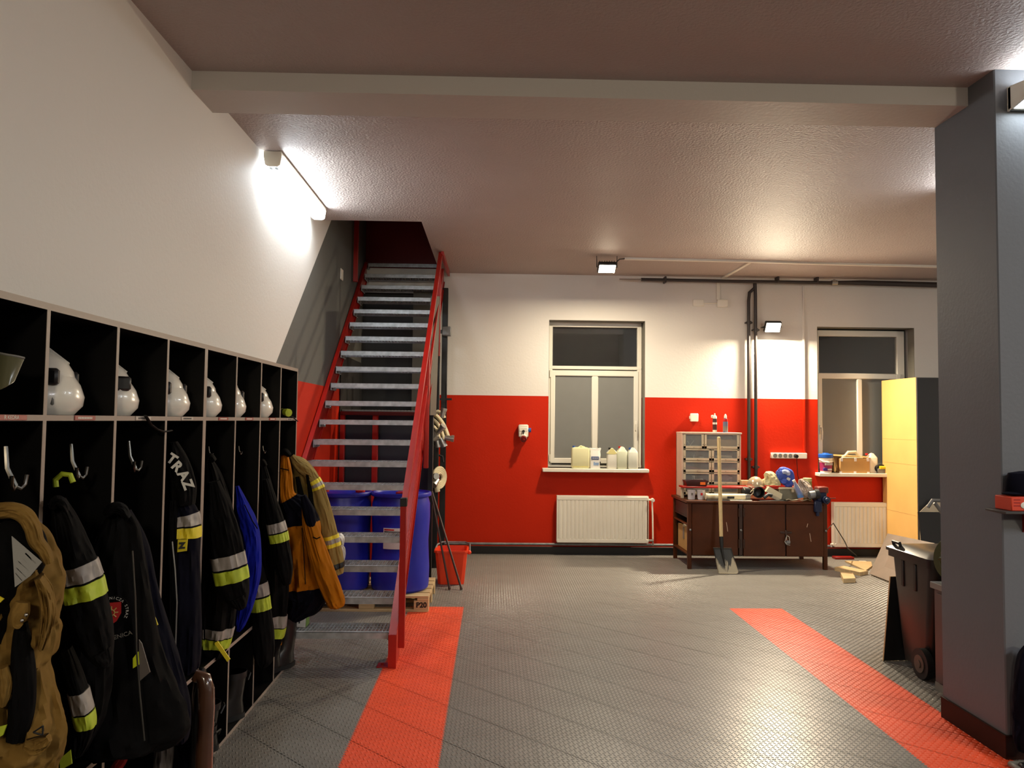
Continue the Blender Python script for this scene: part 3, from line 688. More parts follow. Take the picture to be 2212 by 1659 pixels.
# ------------------------------------------------------------------ open lockers
LX0, LX1 = -1.39, -1.665
LY = [1.98, 2.42, 2.866, 3.305, 3.740, 4.185, 4.627, 5.050, 5.480]
ZT, ZSH, ZSE = 2.050, 1.692, .478
ME = [M_BLACKP, M_EDGE]
def board(m, y0, y1, z0, z1, front=LX0, back=LX1):
    """a laminate board with its light edge band to the front"""
    return m.box(back, front, y0, y1, z0, z1, fx=1)
def board_(y0, y1, z0, z1, front=LX0):
    m = MB(); m.box(LX1, front - .0015, y0, y1, z0, z1); m.box(front - .0015, front, y0, y1, z0, z1, mi=1); return m
def coat_hook(root, x, y, z, s=1.0):
    m = MB()
    m.tube([(x, y, z + .11 * s), (x + .012 * s, y - .01 * s, z + .05 * s), (x + .03 * s, y, z)], [.007 * s, .008 * s, .010 * s], 8)
    h = part(root, 'coat_hook', m, M_HOOK)
    for sg in (-1, 1):
        pr = MB().tube([(x + .03 * s, y, z), (x + .036 * s, y + sg * .016 * s, z - .008 * s), (x + .04 * s, y + sg * .03 * s, z + .004 * s), (x + .042 * s, y + sg * .034 * s, z + .03 * s)], .006 * s, 8)
        part(h, 'prong', pr, M_HOOK)
NAMES = {1: 'R KEDRA', 2: None}
plates = [(22, 'R KEDRA', True), (183, None, True), (309, None, False), (404, None, False), (482, None, True), (538, None, True), (588, None, True), (625, None, False)]
M_PLATE_R = mat('red_name_plate', (150, 50, 44), .4); M_PLATE_S = mat('silver_name_plate', (186, 176, 166), .35)
for u, (i0, i1, lab) in enumerate(((0, 4, 'near unit of the black open lockers, holding the tan jacket'), (4, 8, 'far unit of the black open lockers, beside the stairs'))):
    t = thing('open_locker', lab, 'locker', ((LX0 + LX1) / 2, (LY[i0] + LY[i1]) / 2, 0), 'black open lockers')
    a, b = LY[i0], LY[i1]
    part(t, 'back_panel', MB().box(LX1, LX1 + .006, a, b, 0, ZT), M_BLACKP)
    part(t, 'top_panel', board_(a, b, ZT - .022, ZT), ME); 
    part(t, 'bottom_panel', board_(a, b, .0, .018), ME)
    for i in range(i0, i1 + 1):
        y = LY[i] + (.009 if i == i0 else -.009 if i == i1 else 0)
        part(t, 'side_panel' if i in (i0, i1) else 'divider', board_(y - .009, y + .009, .018, ZT - .022), ME)
    for i in range(i0, i1):
        e0, e1 = LY[i] + (.018 if i == i0 else .009), LY[i + 1] - (.018 if i + 1 == i1 else .009)
        part(t, 'shelf', board_(e0, e1, ZSH - .009, ZSH + .009), ME); part(t, 'seat', board_(e0, e1, ZSE - .009, ZSE + .009), ME)
        px, nm, red = plates[i]
        pc = P(px, 904, x=LX0); w = (.066 if i < 4 else .07) * (1.15 if nm else 1)
        pl_ = part(t, 'name_plate', MB().box(LX0, LX0 + .003, pc.y - w, pc.y + w, ZSH - .0075, ZSH + .0085, .001), M_PLATE_R if red else M_PLATE_S)
        if nm: text(pl_, 'lettering', nm, .017, M_TXTW, (LX0 + .0032, pc.y + .002, ZSH + .0005), (0, 1, 0), (0, 0, 1), .0004)
        else:
            m = MB()
            for k in range(9):
                yy = pc.y - w * .7 + k * w * .155
                m.box(LX0 + .003, LX0 + .0036, yy, yy + w * .1, ZSH - .003, ZSH + .004)
            part(pl_, 'print_line', m, M_TXTW if red else M_TXTB, kind='stuff')
    for i in range(i0, i1):
        px, py, s = {0: (8, 1050, 1.0), 1: (150, 1028, 1.0), 2: (275, 1012, 1.0), 3: (378, 985, .8), 4: (450, 985, .8), 5: (515, 980, .7), 6: (567, 978, .7), 7: (612, 985, .7)}[i]
        yy = LY[i] + .16; q = P(px, py, y=yy + (.14 if i in (1, 2) else .06))
        coat_hook(t, max(q.x, LX1 + .03), q.y, q.z, s * (1.0 if i < 3 else .55))

# ------------------------------------------------------------------ cloth bodies
def cr(p, t):
    n = len(p) - 1; i = min(int(t), n - 1); f = t - i
    g = lambda k: p[max(0, min(n, k))]
    a, b, c, d = g(i - 1), g(i), g(i + 1), g(i + 2)
    return [0.5 * (2 * b[k] + (c[k] - a[k]) * f + (2 * a[k] - 5 * b[k] + 4 * c[k] - d[k]) * f * f + (3 * b[k] - a[k] - 3 * c[k] + d[k]) * f ** 3) for k in range(len(b))]
class Limb:
    """a hanging cloth volume: rows of (px, py, half width) on the plane y = yd, b thick in depth"""
    def __init__(s, rows, yd, b, seed=0, amp=.10, k=5):
        s.rows, s.yd, s.b, s.seed, s.amp, s.k = rows, yd, b, seed, amp * 1.7, k
        s.mx = max(r[2] for r in rows)
        mid = rows[len(rows) // 2]; c = P(mid[0], mid[1], y=yd)
        v = V((c.x, c.y, 0)).normalized(); s.v = v; s.u = V((v.y, -v.x, 0))
    def cen(s, t):
        px, py, h = cr(s.rows, t); return P(px, py, y=s.yd), max(h, 1.5) / F * s.yd
    def ring(s, t, off=0.0, n=56):
        c, h = s.cen(t); a, _ = s.cen(max(0, t - .06)); b, _ = s.cen(min(len(s.rows) - 1, t + .06))
        tg = b - a; tg2 = V((tg.dot(s.u), tg.z)); tg2.normalize()
        side = s.u * -tg2.y + V((0, 0, 1)) * tg2.x
        bb = s.b * min(1.0, (h * F / s.yd / s.mx)) ** .6
        out = []
        for j in range(n):
            an = j * math.tau / n
            q = V((math.cos(an) * 2.6, math.sin(an) * 2.6, t * .55 + s.seed * 7.3))
            rid = 1 - 2.2 * abs(noise.noise(q)); rid2 = noise.noise(V((q.x * 2.1, q.y * 2.1 + t * .7, t * 2.2 + s.seed)))
            w = 1 + s.amp * (.9 * math.sin(s.k * an + s.seed + 1.4 * math.sin(t * 1.1 + s.seed)) + 1.5 * (rid - .5) + 1.1 * rid2)
            wu = 1 + s.amp * .25 * rid2 + s.amp * .25 * (rid - .5)   # keep the outline, fold the front
            out.append(c + side * math.cos(an) * (h * wu + off) - s.v * math.sin(an) * (bb * w + off))
        return out
    def mesh(s, t0=0, t1=None, off=0.0, n=56, step=.09, cap=True):
        t1 = len(s.rows) - 1 if t1 is None else t1
        N = max(2, int((t1 - t0) / step)); return MB().loft([s.ring(t0 + (t1 - t0) * i / N, off, n) for i in range(N + 1)], (cap, cap))
    def t_at(s, py):
        for i in range(len(s.rows) - 1):
            a, b = s.rows[i][1], s.rows[i + 1][1]
            if a <= py <= b: return i + (py - a) / (b - a)
        return len(s.rows) - 1
    def band(s, py0, py1, off=.004): return s.mesh(s.t_at(py0), s.t_at(py1), off, 56, .05, True)
def flat(q, yd, th=.004):
    """thin sewn-on patch: pixel corners at depth yd, with a thickness"""
    return MB().slab([P(*p, y=yd) for p in q], th)
def quads_uv(yd, px, py):
    c = P(px, py, y=yd); v = V((c.x, c.y, 0)).normalized(); return c, V((v.y, -v.x, 0)), v

def jacket(label, base, grp='jackets hanging in the open lockers', name='work_jacket', cat='jacket'):
    return thing(name, label, cat, base, grp)

# tan turnout jacket
j = jacket('tan canvas jacket with open collar and pale label inside, nearest in the lockers', P(40, 1659, y=2.2))
B = Limb([(15, 1135, 55), (22, 1180, 78), (28, 1230, 88), (30, 1280, 92), (26, 1340, 88), (26, 1385, 88), (18, 1440, 76), (26, 1520, 86), (34, 1590, 94), (26, 1645, 88), (18, 1700, 78), (10, 1760, 60)], 2.2, .10, 1, .12, 6)
body = part(j, 'body', B.mesh(), M_TAN)
ln = Limb([(0, 1128, 40), (18, 1160, 60), (26, 1200, 66), (15, 1250, 56), (-8, 1310, 40), (-22, 1400, 24)], 2.135, .055, 4, .04)
part(j, 'lining', ln.mesh(), M_CLOTHB, label='black lining seen in the open front')
part(j, 'collar', Limb([(-30, 1105, 16), (0, 1103, 17), (30, 1103, 17), (55, 1115, 17), (70, 1140, 16), (78, 1168, 15), (95, 1190, 13), (106, 1215, 10)], 2.10, .035, 2, .06).mesh(), M_TAN)
lb = part(j, 'care_label', flat([(26, 1158), (33, 1268), (66, 1244), (91, 1214)], 2.055, .002), mat('label_cloth', (150, 148, 142), .8), label='pale grey triangular label')
for (q0, q1, w) in (((56, 1194), (78, 1216), 2.2), ((50, 1206), (70, 1228), 1.0), ((40, 1212), (62, 1232), 1.0), ((36, 1226), (56, 1246), 1.0), ((34, 1238), (48, 1254), .9)):
    part(lb, 'print_line', flat([q0, q1, (q1[0] - w, q1[1] + w), (q0[0] - w, q0[1] + w)], 2.053, .001), M_TXTB if w > 2 else M_GREYP)
part(j, 'dark_panel', Limb([(46, 1345, 12), (48, 1400, 20), (50, 1470, 24), (46, 1540, 24), (34, 1600, 18)], 2.125, .03, 3, .05).mesh(), M_CLOTHB)
part(j, 'flap', Limb([(50, 1300, 14), (44, 1322, 18), (38, 1345, 13), (46, 1352, 6)], 2.085, .02, 3, .05).mesh(), M_TAN)
for q in ((57, 1328), (48, 1340)): part(j, 'snap_button', MB().ball(P(*q, y=2.06), .0055, 10, 6), M_CHROME)
for a, b in (((72, 1582), (93, 1568)), ((93, 1568), (92, 1588)), ((92, 1588), (72, 1582))):
    part(j, 'stitched_triangle', MB().tube([P(*a, y=2.098), P(*b, y=2.098)], .0024, 6), M_TXTB)
part(j, 'lime_patch', flat([(-10, 1572), (14, 1566), (6, 1588), (-10, 1598)], 2.09), M_LIME)
part(j, 'yellow_patch', flat([(-10, 1284), (8, 1294), (0, 1302), (-10, 1304)], 2.07), M_YELL)

# black jacket with silver and lime sleeve bands
j = jacket('black jacket with wide silver and lime sleeve band, beside the tan jacket', P(175, 1640, y=2.55))
part(j, 'body', Limb([(120, 1085, 16), (132, 1140, 32), (145, 1230, 46), (158, 1330, 58), (172, 1430, 62), (176, 1530, 50), (168, 1600, 28), (166, 1630, 12)], 2.62, .09, 5).mesh(), M_CLOTHB)
S = Limb([(126, 1080, 14), (142, 1130, 26), (158, 1190, 35), (172, 1235, 39), (184, 1285, 41), (198, 1350, 40), (214, 1400, 30), (226, 1432, 16)], 2.48, .07, 8, .06)
s_ = part(j, 'sleeve', S.mesh(), M_CLOTHB)
part(s_, 'silver_band', S.band(1218, 1252), M_REFL); part(s_, 'lime_band', S.band(1257, 1290), M_LIME)
S = Limb([(140, 1400, 14), (160, 1460, 18), (174, 1510, 19), (184, 1560, 19), (180, 1600, 12), (168, 1632, 5)], 2.50, .05, 9, .05)
s_ = part(j, 'lower_flap', S.mesh(), M_CLOTHB); part(s_, 'silver_band', S.band(1490, 1532), M_REFL); part(s_, 'lime_band', S.band(1536, 1566), M_LIME)
part(j, 'lime_band', flat([(116, 1212), (126, 1210), (131, 1278), (124, 1280)], 2.46), M_LIME)
part(j, 'lime_band', flat([(128, 1640), (152, 1620), (155, 1650), (130, 1664)], 2.46), M_LIME)
part(j, 'hanger_loop', MB().tube([P(121, 1052, y=2.6), P(120, 1036, y=2.6), P(134, 1024, y=2.6), P(152, 1026, y=2.6), P(158, 1042, y=2.6)], .009, 8), M_LIME, label='lime green hanging loop')
# black fleece with a red crest
j = jacket('black jacket with a red crest and CZENICA lettering on its chest', P(300, 1620, y=2.85))
part(j, 'body', Limb([(252, 1100, 14), (258, 1140, 38), (252, 1220, 56), (258, 1320, 66), (266, 1430, 78), (282, 1530, 98), (296, 1590, 104), (300, 1612, 92), (300, 1622, 40)], 2.82, .085, 12, .08, 4).mesh(), M_CLOTHB)
S = Limb([(268, 1105, 14), (292, 1180, 26), (312, 1270, 26), (330, 1350, 30), (348, 1440, 38), (366, 1520, 40), (380, 1575, 30), (384, 1600, 16)], 2.95, .07, 14, .06)
s_ = part(j, 'sleeve', S.mesh(), M_CLOTHN)
part(s_, 'cream_band', flat([(311, 1300), (325, 1292), (333, 1325), (318, 1332)], 2.865), mat('cream_tape', (176, 160, 140), .6)); part(s_, 'yellow_band', flat([(320, 1334), (333, 1328), (341, 1350), (330, 1356)], 2.862), M_YELL)
part(s_, 'silver_band', flat([(300, 1382), (306, 1390), (324, 1452), (301, 1472)], 2.72), mat('grey_tape', (92, 84, 80), .6))
part(j, 'lime_band', flat([(287, 1422), (298, 1408), (300, 1436), (287, 1444)], 2.715), mat('bright_lime', (214, 226, 30), .6))
yb = 2.712
c, uu, vv = quads_uv(yb, 240, 1324); up = V((0, 0, 1))
def disc(c, r, th, n=28, a=1.0):
    return MB().loft([[c + uu * math.cos(k * math.tau / n) * r * a + up * math.sin(k * math.tau / n) * r + vv * d for k in range(n)] for d in (0, -th)])
cr_ = part(j, 'round_patch', disc(c + vv * .012, .058, .006), M_CLOTHB)
sh = [(-.030, .034), (.030, .034), (.031, -.004), (.018, -.030), (0, -.042), (-.018, -.030), (-.031, -.004)]
part(cr_, 'red_shield', MB().loft([[c + uu * x + up * z + vv * d for x, z in sh] for d in (.006, .002)]), M_REDPR)
for k in range(8):
    an = k * math.tau / 8; d = uu * math.cos(an) + up * math.sin(an)
    part(cr_, 'gold_ray', MB().tube([c + d * .011 + vv * .0015, c + d * .022 + vv * .0015], .0022, 6), mat('gold_thread', (206, 168, 96), .5))
part(cr_, 'gold_ring', MB().tube([c + uu * math.cos(k * math.tau / 16) * .010 + up * math.sin(k * math.tau / 16) * .010 + vv * .0015 for k in range(16)], .0022, 6, closed=True), mat('gold_thread', (206, 168, 96), .5))
word = 'OCHOTNICZA STRAZ'
for k, ch in enumerate(word):
    if ch == ' ': continue
    an = math.radians(150 - k * 11.5); d = uu * math.cos(an) + up * math.sin(an)
    text(cr_, 'letter', ch, .013, M_TXTW, c + d * .049 + vv * .005, uu * math.sin(an) - up * math.cos(an), d, .0006)
c2, _, _ = quads_uv(2.708, 256, 1375)
text(j, 'lettering', 'CZENICA', .020, mat('grey_thread', (130, 124, 112), .7), c2, uu + up * .22, up, .0008)
# navy jacket with the hood lettering
j = jacket('navy jacket with hood lettered TRA and silver and yellow chest bands', P(395, 1450, y=3.5))
S = Limb([(384, 1072, 14), (396, 1105, 28), (400, 1140, 31), (398, 1200, 31), (397, 1280, 34), (394, 1370, 38), (392, 1440, 36), (392, 1455, 20)], 3.52, .08, 16, .06)
part(j, 'body', S.mesh(), M_CLOTHN)
part(j, 'silver_band', S.band(1112, 1135), M_REFL); part(j, 'yellow_band', S.band(1138, 1162), M_YELL)
tg_ = part(j, 'yellow_tag', flat([(384, 1166), (405, 1165), (403, 1190), (383, 1193)], 3.41), M_YELL)
cc, u4, v4 = quads_uv(3.405, 393, 1179); text(tg_, 'lettering', 'Z', .034, M_TXTB, cc, u4, V((0, 0, 1)), .001)
part(j, 'zipper', MB().tube([P(372, 1170, y=3.42), P(378, 1230, y=3.42), P(382, 1300, y=3.42), P(379, 1395, y=3.42)], .004, 6), M_ALU)
part(j, 'placket', Limb([(374, 1080, 10), (372, 1150, 13), (372, 1250, 12), (372, 1350, 14), (374, 1440, 14)], 3.47, .05, 17, .05).mesh(), M_CLOTHB)
part(j, 'hood', Limb([(374, 955, 9), (380, 985, 20), (388, 1020, 26), (394, 1055, 28), (396, 1090, 24)], 3.50, .07, 18, .05).mesh(), M_CLOTHB)
for k, (ch, q) in enumerate((('T', (371, 992)), ('R', (382, 1008)), ('A', (396, 1027)), ('Z', (405, 1047)))):
    cc, u4, v4 = quads_uv(3.415, *q)
    text(j, 'letter', ch, .058, M_TXTW, cc, u4 * math.cos(.6 + k * .2) - V((0, 0, 1)) * math.sin(.6 + k * .2), V((0, 0, 1)) * math.cos(.6 + k * .2) + u4 * math.sin(.6 + k * .2), .001)
# black jacket of the far unit
j = jacket('black jacket with slanted silver and lime cuff bands beside the blue one', P(470, 1425, y=3.95))
B = Limb([(449, 985, 6), (460, 1040, 22), (472, 1130, 34), (476, 1230, 38), (470, 1330, 36), (464, 1390, 30), (460, 1420, 16)], 4.02, .08, 20)
part(j, 'body', B.mesh(), M_CLOTHB); part(j, 'silver_band', B.band(1350, 1370), M_REFL); part(j, 'lime_band', B.band(1373, 1395), M_LIME)
S = Limb([(462, 1040, 12), (474, 1110, 28), (486, 1170, 34), (495, 1215, 34), (504, 1262, 33), (514, 1292, 24), (522, 1310, 12)], 3.92, .065, 21, .06)
s_ = part(j, 'sleeve', S.mesh(), M_CLOTHB); part(s_, 'silver_band', S.band(1197, 1224), M_REFL); part(s_, 'lime_band', S.band(1228, 1254), M_LIME)
part(j, 'yellow_strap', MB().slab([P(463, 1390, y=3.84), P(470, 1385, y=3.84), P(497, 1424, y=3.84), P(491, 1430, y=3.84)], .006), M_YELL)
j = jacket('plain bright blue jacket between two black jackets in the lockers', P(530, 1360, y=4.4))
part(j, 'body', Limb([(512, 1050, 4), (522, 1090, 14), (534, 1130, 20), (542, 1170, 20), (537, 1235, 25), (528, 1300, 20), (519, 1345, 12), (515, 1362, 5)], 4.38, .075, 22, .08).mesh(), M_CLOTHBL)
part(j, 'pocket_seam', MB().tube([P(528, 1090, y=4.30), P(545, 1125, y=4.30), P(556, 1142, y=4.31)], .003, 6), M_CLOTHN)
j = jacket('black jacket with a lime and silver upper sleeve band, next to the ochre jacket', P(585, 1420, y=4.8))
B = Limb([(566, 995, 5), (574, 1060, 16), (584, 1150, 28), (590, 1250, 32), (588, 1330, 30), (584, 1380, 26), (580, 1415, 16)], 4.85, .08, 24)
part(j, 'body', B.mesh(), M_CLOTHB); part(j, 'silver_band', B.band(1328, 1350), M_REFL); part(j, 'lime_band', B.band(1352, 1374), M_LIME)
S = Limb([(574, 1035, 7), (586, 1090, 15), (598, 1140, 19), (606, 1180, 19), (614, 1230, 18), (620, 1262, 8)], 4.74, .06, 25, .05)
s_ = part(j, 'sleeve', S.mesh(), M_CLOTHB); part(s_, 'silver_band', S.band(1128, 1148), M_REFL); part(s_, 'lime_band', S.band(1151, 1170), M_LIME)
S = Limb([(543, 1180, 10), (550, 1230, 18), (557, 1270, 21), (562, 1310, 21), (568, 1370, 23), (570, 1420, 20), (566, 1440, 8)], 4.62, .06, 26, .05)
s_ = part(j, 'sleeve', S.mesh(), M_CLOTHB); part(s_, 'silver_band', S.band(1260, 1288), M_REFL); part(s_, 'lime_band', S.band(1292, 1318), M_LIME)
# ochre and navy jacket, khaki jacket
j = jacket('ochre jacket with navy shoulders and hem, at the end of the lockers', P(660, 1345, y=5.2))
B = Limb([(614, 982, 8), (617, 1020, 13), (620, 1070, 17), (640, 1100, 32), (648, 1135, 42), (652, 1180, 42), (656, 1230, 46), (660, 1272, 50), (658, 1298, 40), (645, 1318, 25), (630, 1338, 11)], 5.20, .11, 30, .10, 6)
tq = B.t_at
part(j, 'upper_body', B.mesh(0, tq(1076)), M_OCHRE); part(j, 'yoke', B.mesh(tq(1076), tq(1132), .002), M_CLOTHN)
part(j, 'lower_body', B.mesh(tq(1132), tq(1268)), M_OCHRE); part(j, 'hem', B.mesh(tq(1268), None, .002), M_CLOTHN)
S = Limb([(660, 1090, 8), (668, 1130, 15), (682, 1180, 20), (700, 1235, 22), (718, 1280, 21), (728, 1305, 17), (730, 1312, 10)], 5.10, .07, 31, .06)
part(j, 'sleeve', S.mesh(), M_OCHRE); part(j, 'cuff', S.band(1292, 1309, .003), M_OCHRE)
part(j, 'shoulder_flap', Limb([(655, 1070, 6), (665, 1100, 12), (672, 1128, 11), (676, 1137, 5)], 5.06, .03, 33, .04).mesh(), M_CLOTHN)
part(j, 'sleeve', Limb([(612, 1262, 8), (610, 1300, 8), (606, 1350, 8), (602, 1392, 6)], 5.10, .04, 32, .05).mesh(), M_OCHRE)
part(j, 'collar', Limb([(606, 980, 5), (616, 976, 7), (626, 984, 5)], 5.16, .05, 34, .05).mesh(), M_CLOTHB)
j = jacket('khaki turnout jacket with yellow striped cuff, hung in front of the stairs', P(690, 1260, y=5.5))
B = Limb([(628, 990, 8), (645, 1008, 22), (660, 1050, 34), (672, 1110, 38), (680, 1170, 38), (686, 1220, 32), (690, 1250, 16)], 5.46, .09, 36, .10, 6)
part(j, 'body', B.mesh(), M_KHAKI)
S = Limb([(660, 1012, 12), (682, 1050, 16), (698, 1100, 17), (710, 1150, 18), (719, 1190, 19), (726, 1220, 17), (732, 1240, 10)], 5.38, .06, 37, .06)
s_ = part(j, 'sleeve', S.mesh(), M_KHAKI)
for a, b, mm, nm in ((1040, 1046, M_YELL, 'yellow_band'), (1046, 1052, M_REFL, 'silver_band'), (1052, 1058, M_YELL, 'yellow_band'), (1156, 1163, M_YELL, 'yellow_band'), (1163, 1172, M_REFL, 'silver_band'), (1172, 1180, M_YELL, 'yellow_band')):
    part(s_, nm, S.band(a, b), mm)
part(s_, 'cuff', S.band(1216, 1226, .005), M_BLACK)
part(j, 'collar', Limb([(630, 985, 6), (642, 1000, 11), (656, 1012, 14), (668, 1022, 10), (674, 1030, 5)], 5.36, .05, 38, .06).mesh(), M_KHAKI)
part(j, 'black_trim', Limb([(664, 1022, 4), (670, 1060, 5), (676, 1110, 5), (690, 1170, 4)], 5.34, .02, 39, .03).mesh(), M_CLOTHB)
part(j, 'black_trim', Limb([(642, 1030, 4), (648, 1060, 6), (656, 1100, 8), (662, 1130, 5)], 5.35, .02, 40, .03).mesh(), M_CLOTHB)

# trousers, glove under the jackets
t = jacket('grey trouser leg showing below the hem of the black crested jacket', P(355, 1690, y=3.25), None, 'work_trousers', 'trousers')
part(t, 'leg', Limb([(352, 1560, 16), (356, 1600, 19), (354, 1650, 18), (350, 1720, 15)], 3.25, .06, 42, .08).mesh(), mat('grey_cloth', (118, 112, 110), .8, var=.1, bump=.3, bscale=14))
part(t, 'leg', Limb([(384, 1560, 14), (396, 1600, 15), (402, 1640, 12), (402, 1700, 10)], 3.35, .06, 43, .08).mesh(), M_CLOTHN)
t = jacket('red work glove lying in the dark lower compartment', P(255, 1665, y=3.0), None, 'work_glove', 'glove')
part(t, 'palm', Limb([(272, 1616, 5), (268, 1634, 9), (256, 1650, 12), (246, 1664, 10), (240, 1680, 6)], 3.0, .03, 44, .05).mesh(), mat('red_cloth', (150, 24, 20), .7))
part(t, 'cuff', Limb([(270, 1606, 6), (271, 1618, 6)], 3.0, .025, 45, .03).mesh(), M_CLOTHB)

# ------------------------------------------------------------------ helmets on the shelves
def helmet(label, px_right, i, kind, turn=0.0):
    y = LY[i] + .20; r = .118
    x = min(-1.505, max(-1.545, P(px_right - r * F / y, 860, y=y).x))
    y = (px_right - 0) and y
    # slide along the cell so that the near divider hides the same part of the shell
    y = (-x - r * 1.0) * F / (1066 - px_right)
    y = max(LY[i] + .14, min(LY[i + 1] - .14, y))
    t = thing('fire_helmet', label, 'helmet', (x, y, ZSH + .010), 'helmets on the locker shelf', turn)
    prof = [(.088, 0), (.112, .012), (.120, .05), (.121, .10), (.112, .145), (.092, .182), (.058, .206), (.02, .216)]
    part(t, 'shell', MB().lathe(prof, (0, 0, 0), 32, sx=1.0, sy=1.12), M_HELM, local=True, ang=60)
    part(t, 'comb', MB().tube([(0, -.125, .10), (0, -.108, .165), (0, -.05, .212), (0, .05, .212), (0, .108, .165)], .012, 8), M_HELM, local=True)
    g = MB()
    for k in range(9):
        pass
    part(t, 'neck_guard', MB().loft([[V((math.cos(a) * rr, math.sin(a) * rr * 1.1, z)) for a in [math.radians(20 + 140 * q / 12) for q in range(13)]] + [V((math.cos(a) * (rr - .006), math.sin(a) * (rr - .006) * 1.1, z)) for a in [math.radians(160 - 140 * q / 12) for q in range(13)]] for rr, z in ((.118, -.0), (.142, .03), (.146, .06), (.134, .10), (.116, .13))]), M_HELM, local=True)
    for sg in (-1, 1):
        part(t, 'visor_clip', MB().box(sg * .085, sg * .118, .04, .115, .095, .15, .008), M_BLACK, local=True)
        part(t, 'strap', MB().tube([(sg * .108, .07, .10), (sg * .125, .03, .07), (sg * .124, -.02, .06)], .012, 8, flat=.6), M_BLACK, local=True)
    vz = [V((math.cos(a) * .127, math.sin(a) * .142, z)) for z in (.10, .145) for a in [math.radians(-150 + 120 * q / 14) for q in range(15)]]
    m = MB(); m.loft([[V((math.cos(a) * rr, math.sin(a) * rr * 1.12, z)) for rr, z in ((.124, .098), (.128, .098), (.122, .15), (.118, .15))] for a in [math.radians(-155 + 130 * q / 14) for q in range(15)]])
    part(t, 'visor', m, mat('dark_visor', (30, 30, 30), .15), local=True)
    if kind:
        part(t, 'sticker', MB().box(.095, .112, .085, .105, .03, .06, .004), M_GREYP, local=True)
    return t
helmet('ivory helmet with black clip in the second visible locker, nearest of the helmets', 154, 1, 1, -1.35)
helmet('ivory helmet with a dark visor tilted forward, third locker from the near end', 270, 2, 0, -1.0)
helmet('ivory helmet with black side stripe above the lettered hood', 392, 3, 1, -1.5)
helmet('small looking ivory helmet in the first compartment of the far unit', 463, 4, 0, -1.3)
helmet('ivory helmet almost hidden behind its divider, second compartment of the far unit', 518, 5, 0, -1.6)
helmet('ivory helmet in the third compartment of the far unit', 577, 6, 0, -1.4)
t = thing('face_shield', 'bent sheet of clear olive plastic on the shelf at the left edge', 'visor', P(10, 840, y=2.22))
m = MB(); rows = []
for k in range(9):
    s_ = k / 8; q0 = P(-40 + 92 * s_, 750 + 12 * math.sin(s_ * 3) + 22 * s_ ** 3, y=2.26 - .05 * math.sin(s_ * 3)); q1 = P(-40 + 70 * s_, 850 - 26 * s_ ** 2, y=2.2 - .05 * math.sin(s_ * 3))
    rows.append([q0, q1, q1 + V((0, .003, 0)), q0 + V((0, .003, 0))])
part(t, 'sheet', m.loft(rows), mat('olive_plastic', (92, 90, 66), .18))
part(t, 'rim', MB().tube([r_[0] for r_ in rows], .004, 6), M_GREYP)
t = thing('hand_torch', 'small lime yellow hand torch on the shelf of the last locker', 'torch', P(615, 895, y=5.2))
a, b = P(609, 889, y=5.2), P(620, 891, y=5.16)
part(t, 'barrel', MB().cyl(a, b, .022, 14), M_LIME); part(t, 'lamp_head', MB().cyl(b, b + (b - a) * .35, .026, 16), M_LIME)
part(t, 'band', MB().cyl(a + (b - a) * .4, a + (b - a) * .55, .0235, 14), M_BLACK)
for lab, pts, y in (('black curved strap hanging over the shelf edge above the second hook', [(314, 898), (318, 904), (326, 918), (340, 928), (352, 932), (360, 932), (370, 930)], None), ('short black strap hanging over the last shelf edge beside the stairs', [(628, 898), (634, 902), (640, 908), (643, 910)], None)):
    q = [P(*p, x=LX0 + .012) for p in pts]
    solo('strap', MB().tube(q, .008 if len(pts) > 5 else .006, 8, flat=.45), M_BLACKR, lab, 'strap', q[0])

# boots
def boot(label, x, y, z, h, turn, top, grp='boots below the lockers'):
    t = thing('fire_boot', label, 'boot', (x, y, z), grp, turn)
    sec = [((.0, .035, .0), .048, .125), ((.0, .03, .05), .047, .118), ((0, .01, .09), .044, .092), ((0, -.02, .13), .045, .062), ((0, -.03, .2), .05, .062), ((0, -.03, h - .03), .056, .066), ((0, -.03, h), .058, .068)]
    part(t, 'upper', MB().loft([[V(c) + V((math.cos(k * math.tau / 20) * a, math.sin(k * math.tau / 20) * b, 0)) for k in range(20)] for c, a, b in sec]), mat('boot_leather', (26, 22, 20), .35), local=True, ang=60)
    part(t, 'sole', MB().loft([[V((math.cos(k * math.tau / 20) * .052, .035 + math.sin(k * math.tau / 20) * .132, zz)) for k in range(20)] for zz in (0, .028)]), M_BLACKR, local=True)
    part(t, 'toe_cap', MB().loft([[V((math.cos(k * math.tau / 20) * a, .09 + math.sin(k * math.tau / 20) * b, zz)) for k in range(20)] for zz, a, b in ((.02, .05, .078), (.05, .049, .072), (.075, .036, .05))]), M_BLACKR, local=True)
    part(t, 'collar', MB().loft([[V((math.cos(k * math.tau / 20) * a, -.03 + math.sin(k * math.tau / 20) * b, zz)) for k in range(20)] for zz, a, b in ((h - .035, .059, .069), (h, .061, .071), (h, .05, .06))]), top, local=True)
    part(t, 'pull_loop', MB().tube([(-.04, -.095, h - .05), (-.02, -.115, h - .02), (.02, -.115, h - .02), (.04, -.095, h - .05)], .005, 6), M_BLACK, local=True)
    return t
M_RUST = mat('rust_red_lining', (150, 60, 30), .7)
bq = P(606, 1420, z=.03)
b1 = boot('black fire boot with rust red top standing under the ochre jacket', -1.47, 5.20, .019, .33, 2.3, M_RUST)
part(b1, 'lime_trim', MB().tube([(.055, -.07, .15), (.062, -.02, .12), (.055, .04, .08)], .009, 8), M_LIME, local=True)
boot('black fire boot beside the rust topped boot, closest to the stairs', -1.40, 5.31, .019, .33, 2.5, M_BLACK)
boot('scuffed black boot in the lower compartment under the blue jacket', -1.46, 4.40, .019, .26, 2.2, M_BLACK)
boot('dark boot under the black jacket with slanted cuff bands', -1.46, 3.98, .019, .24, 2.0, M_BLACK)
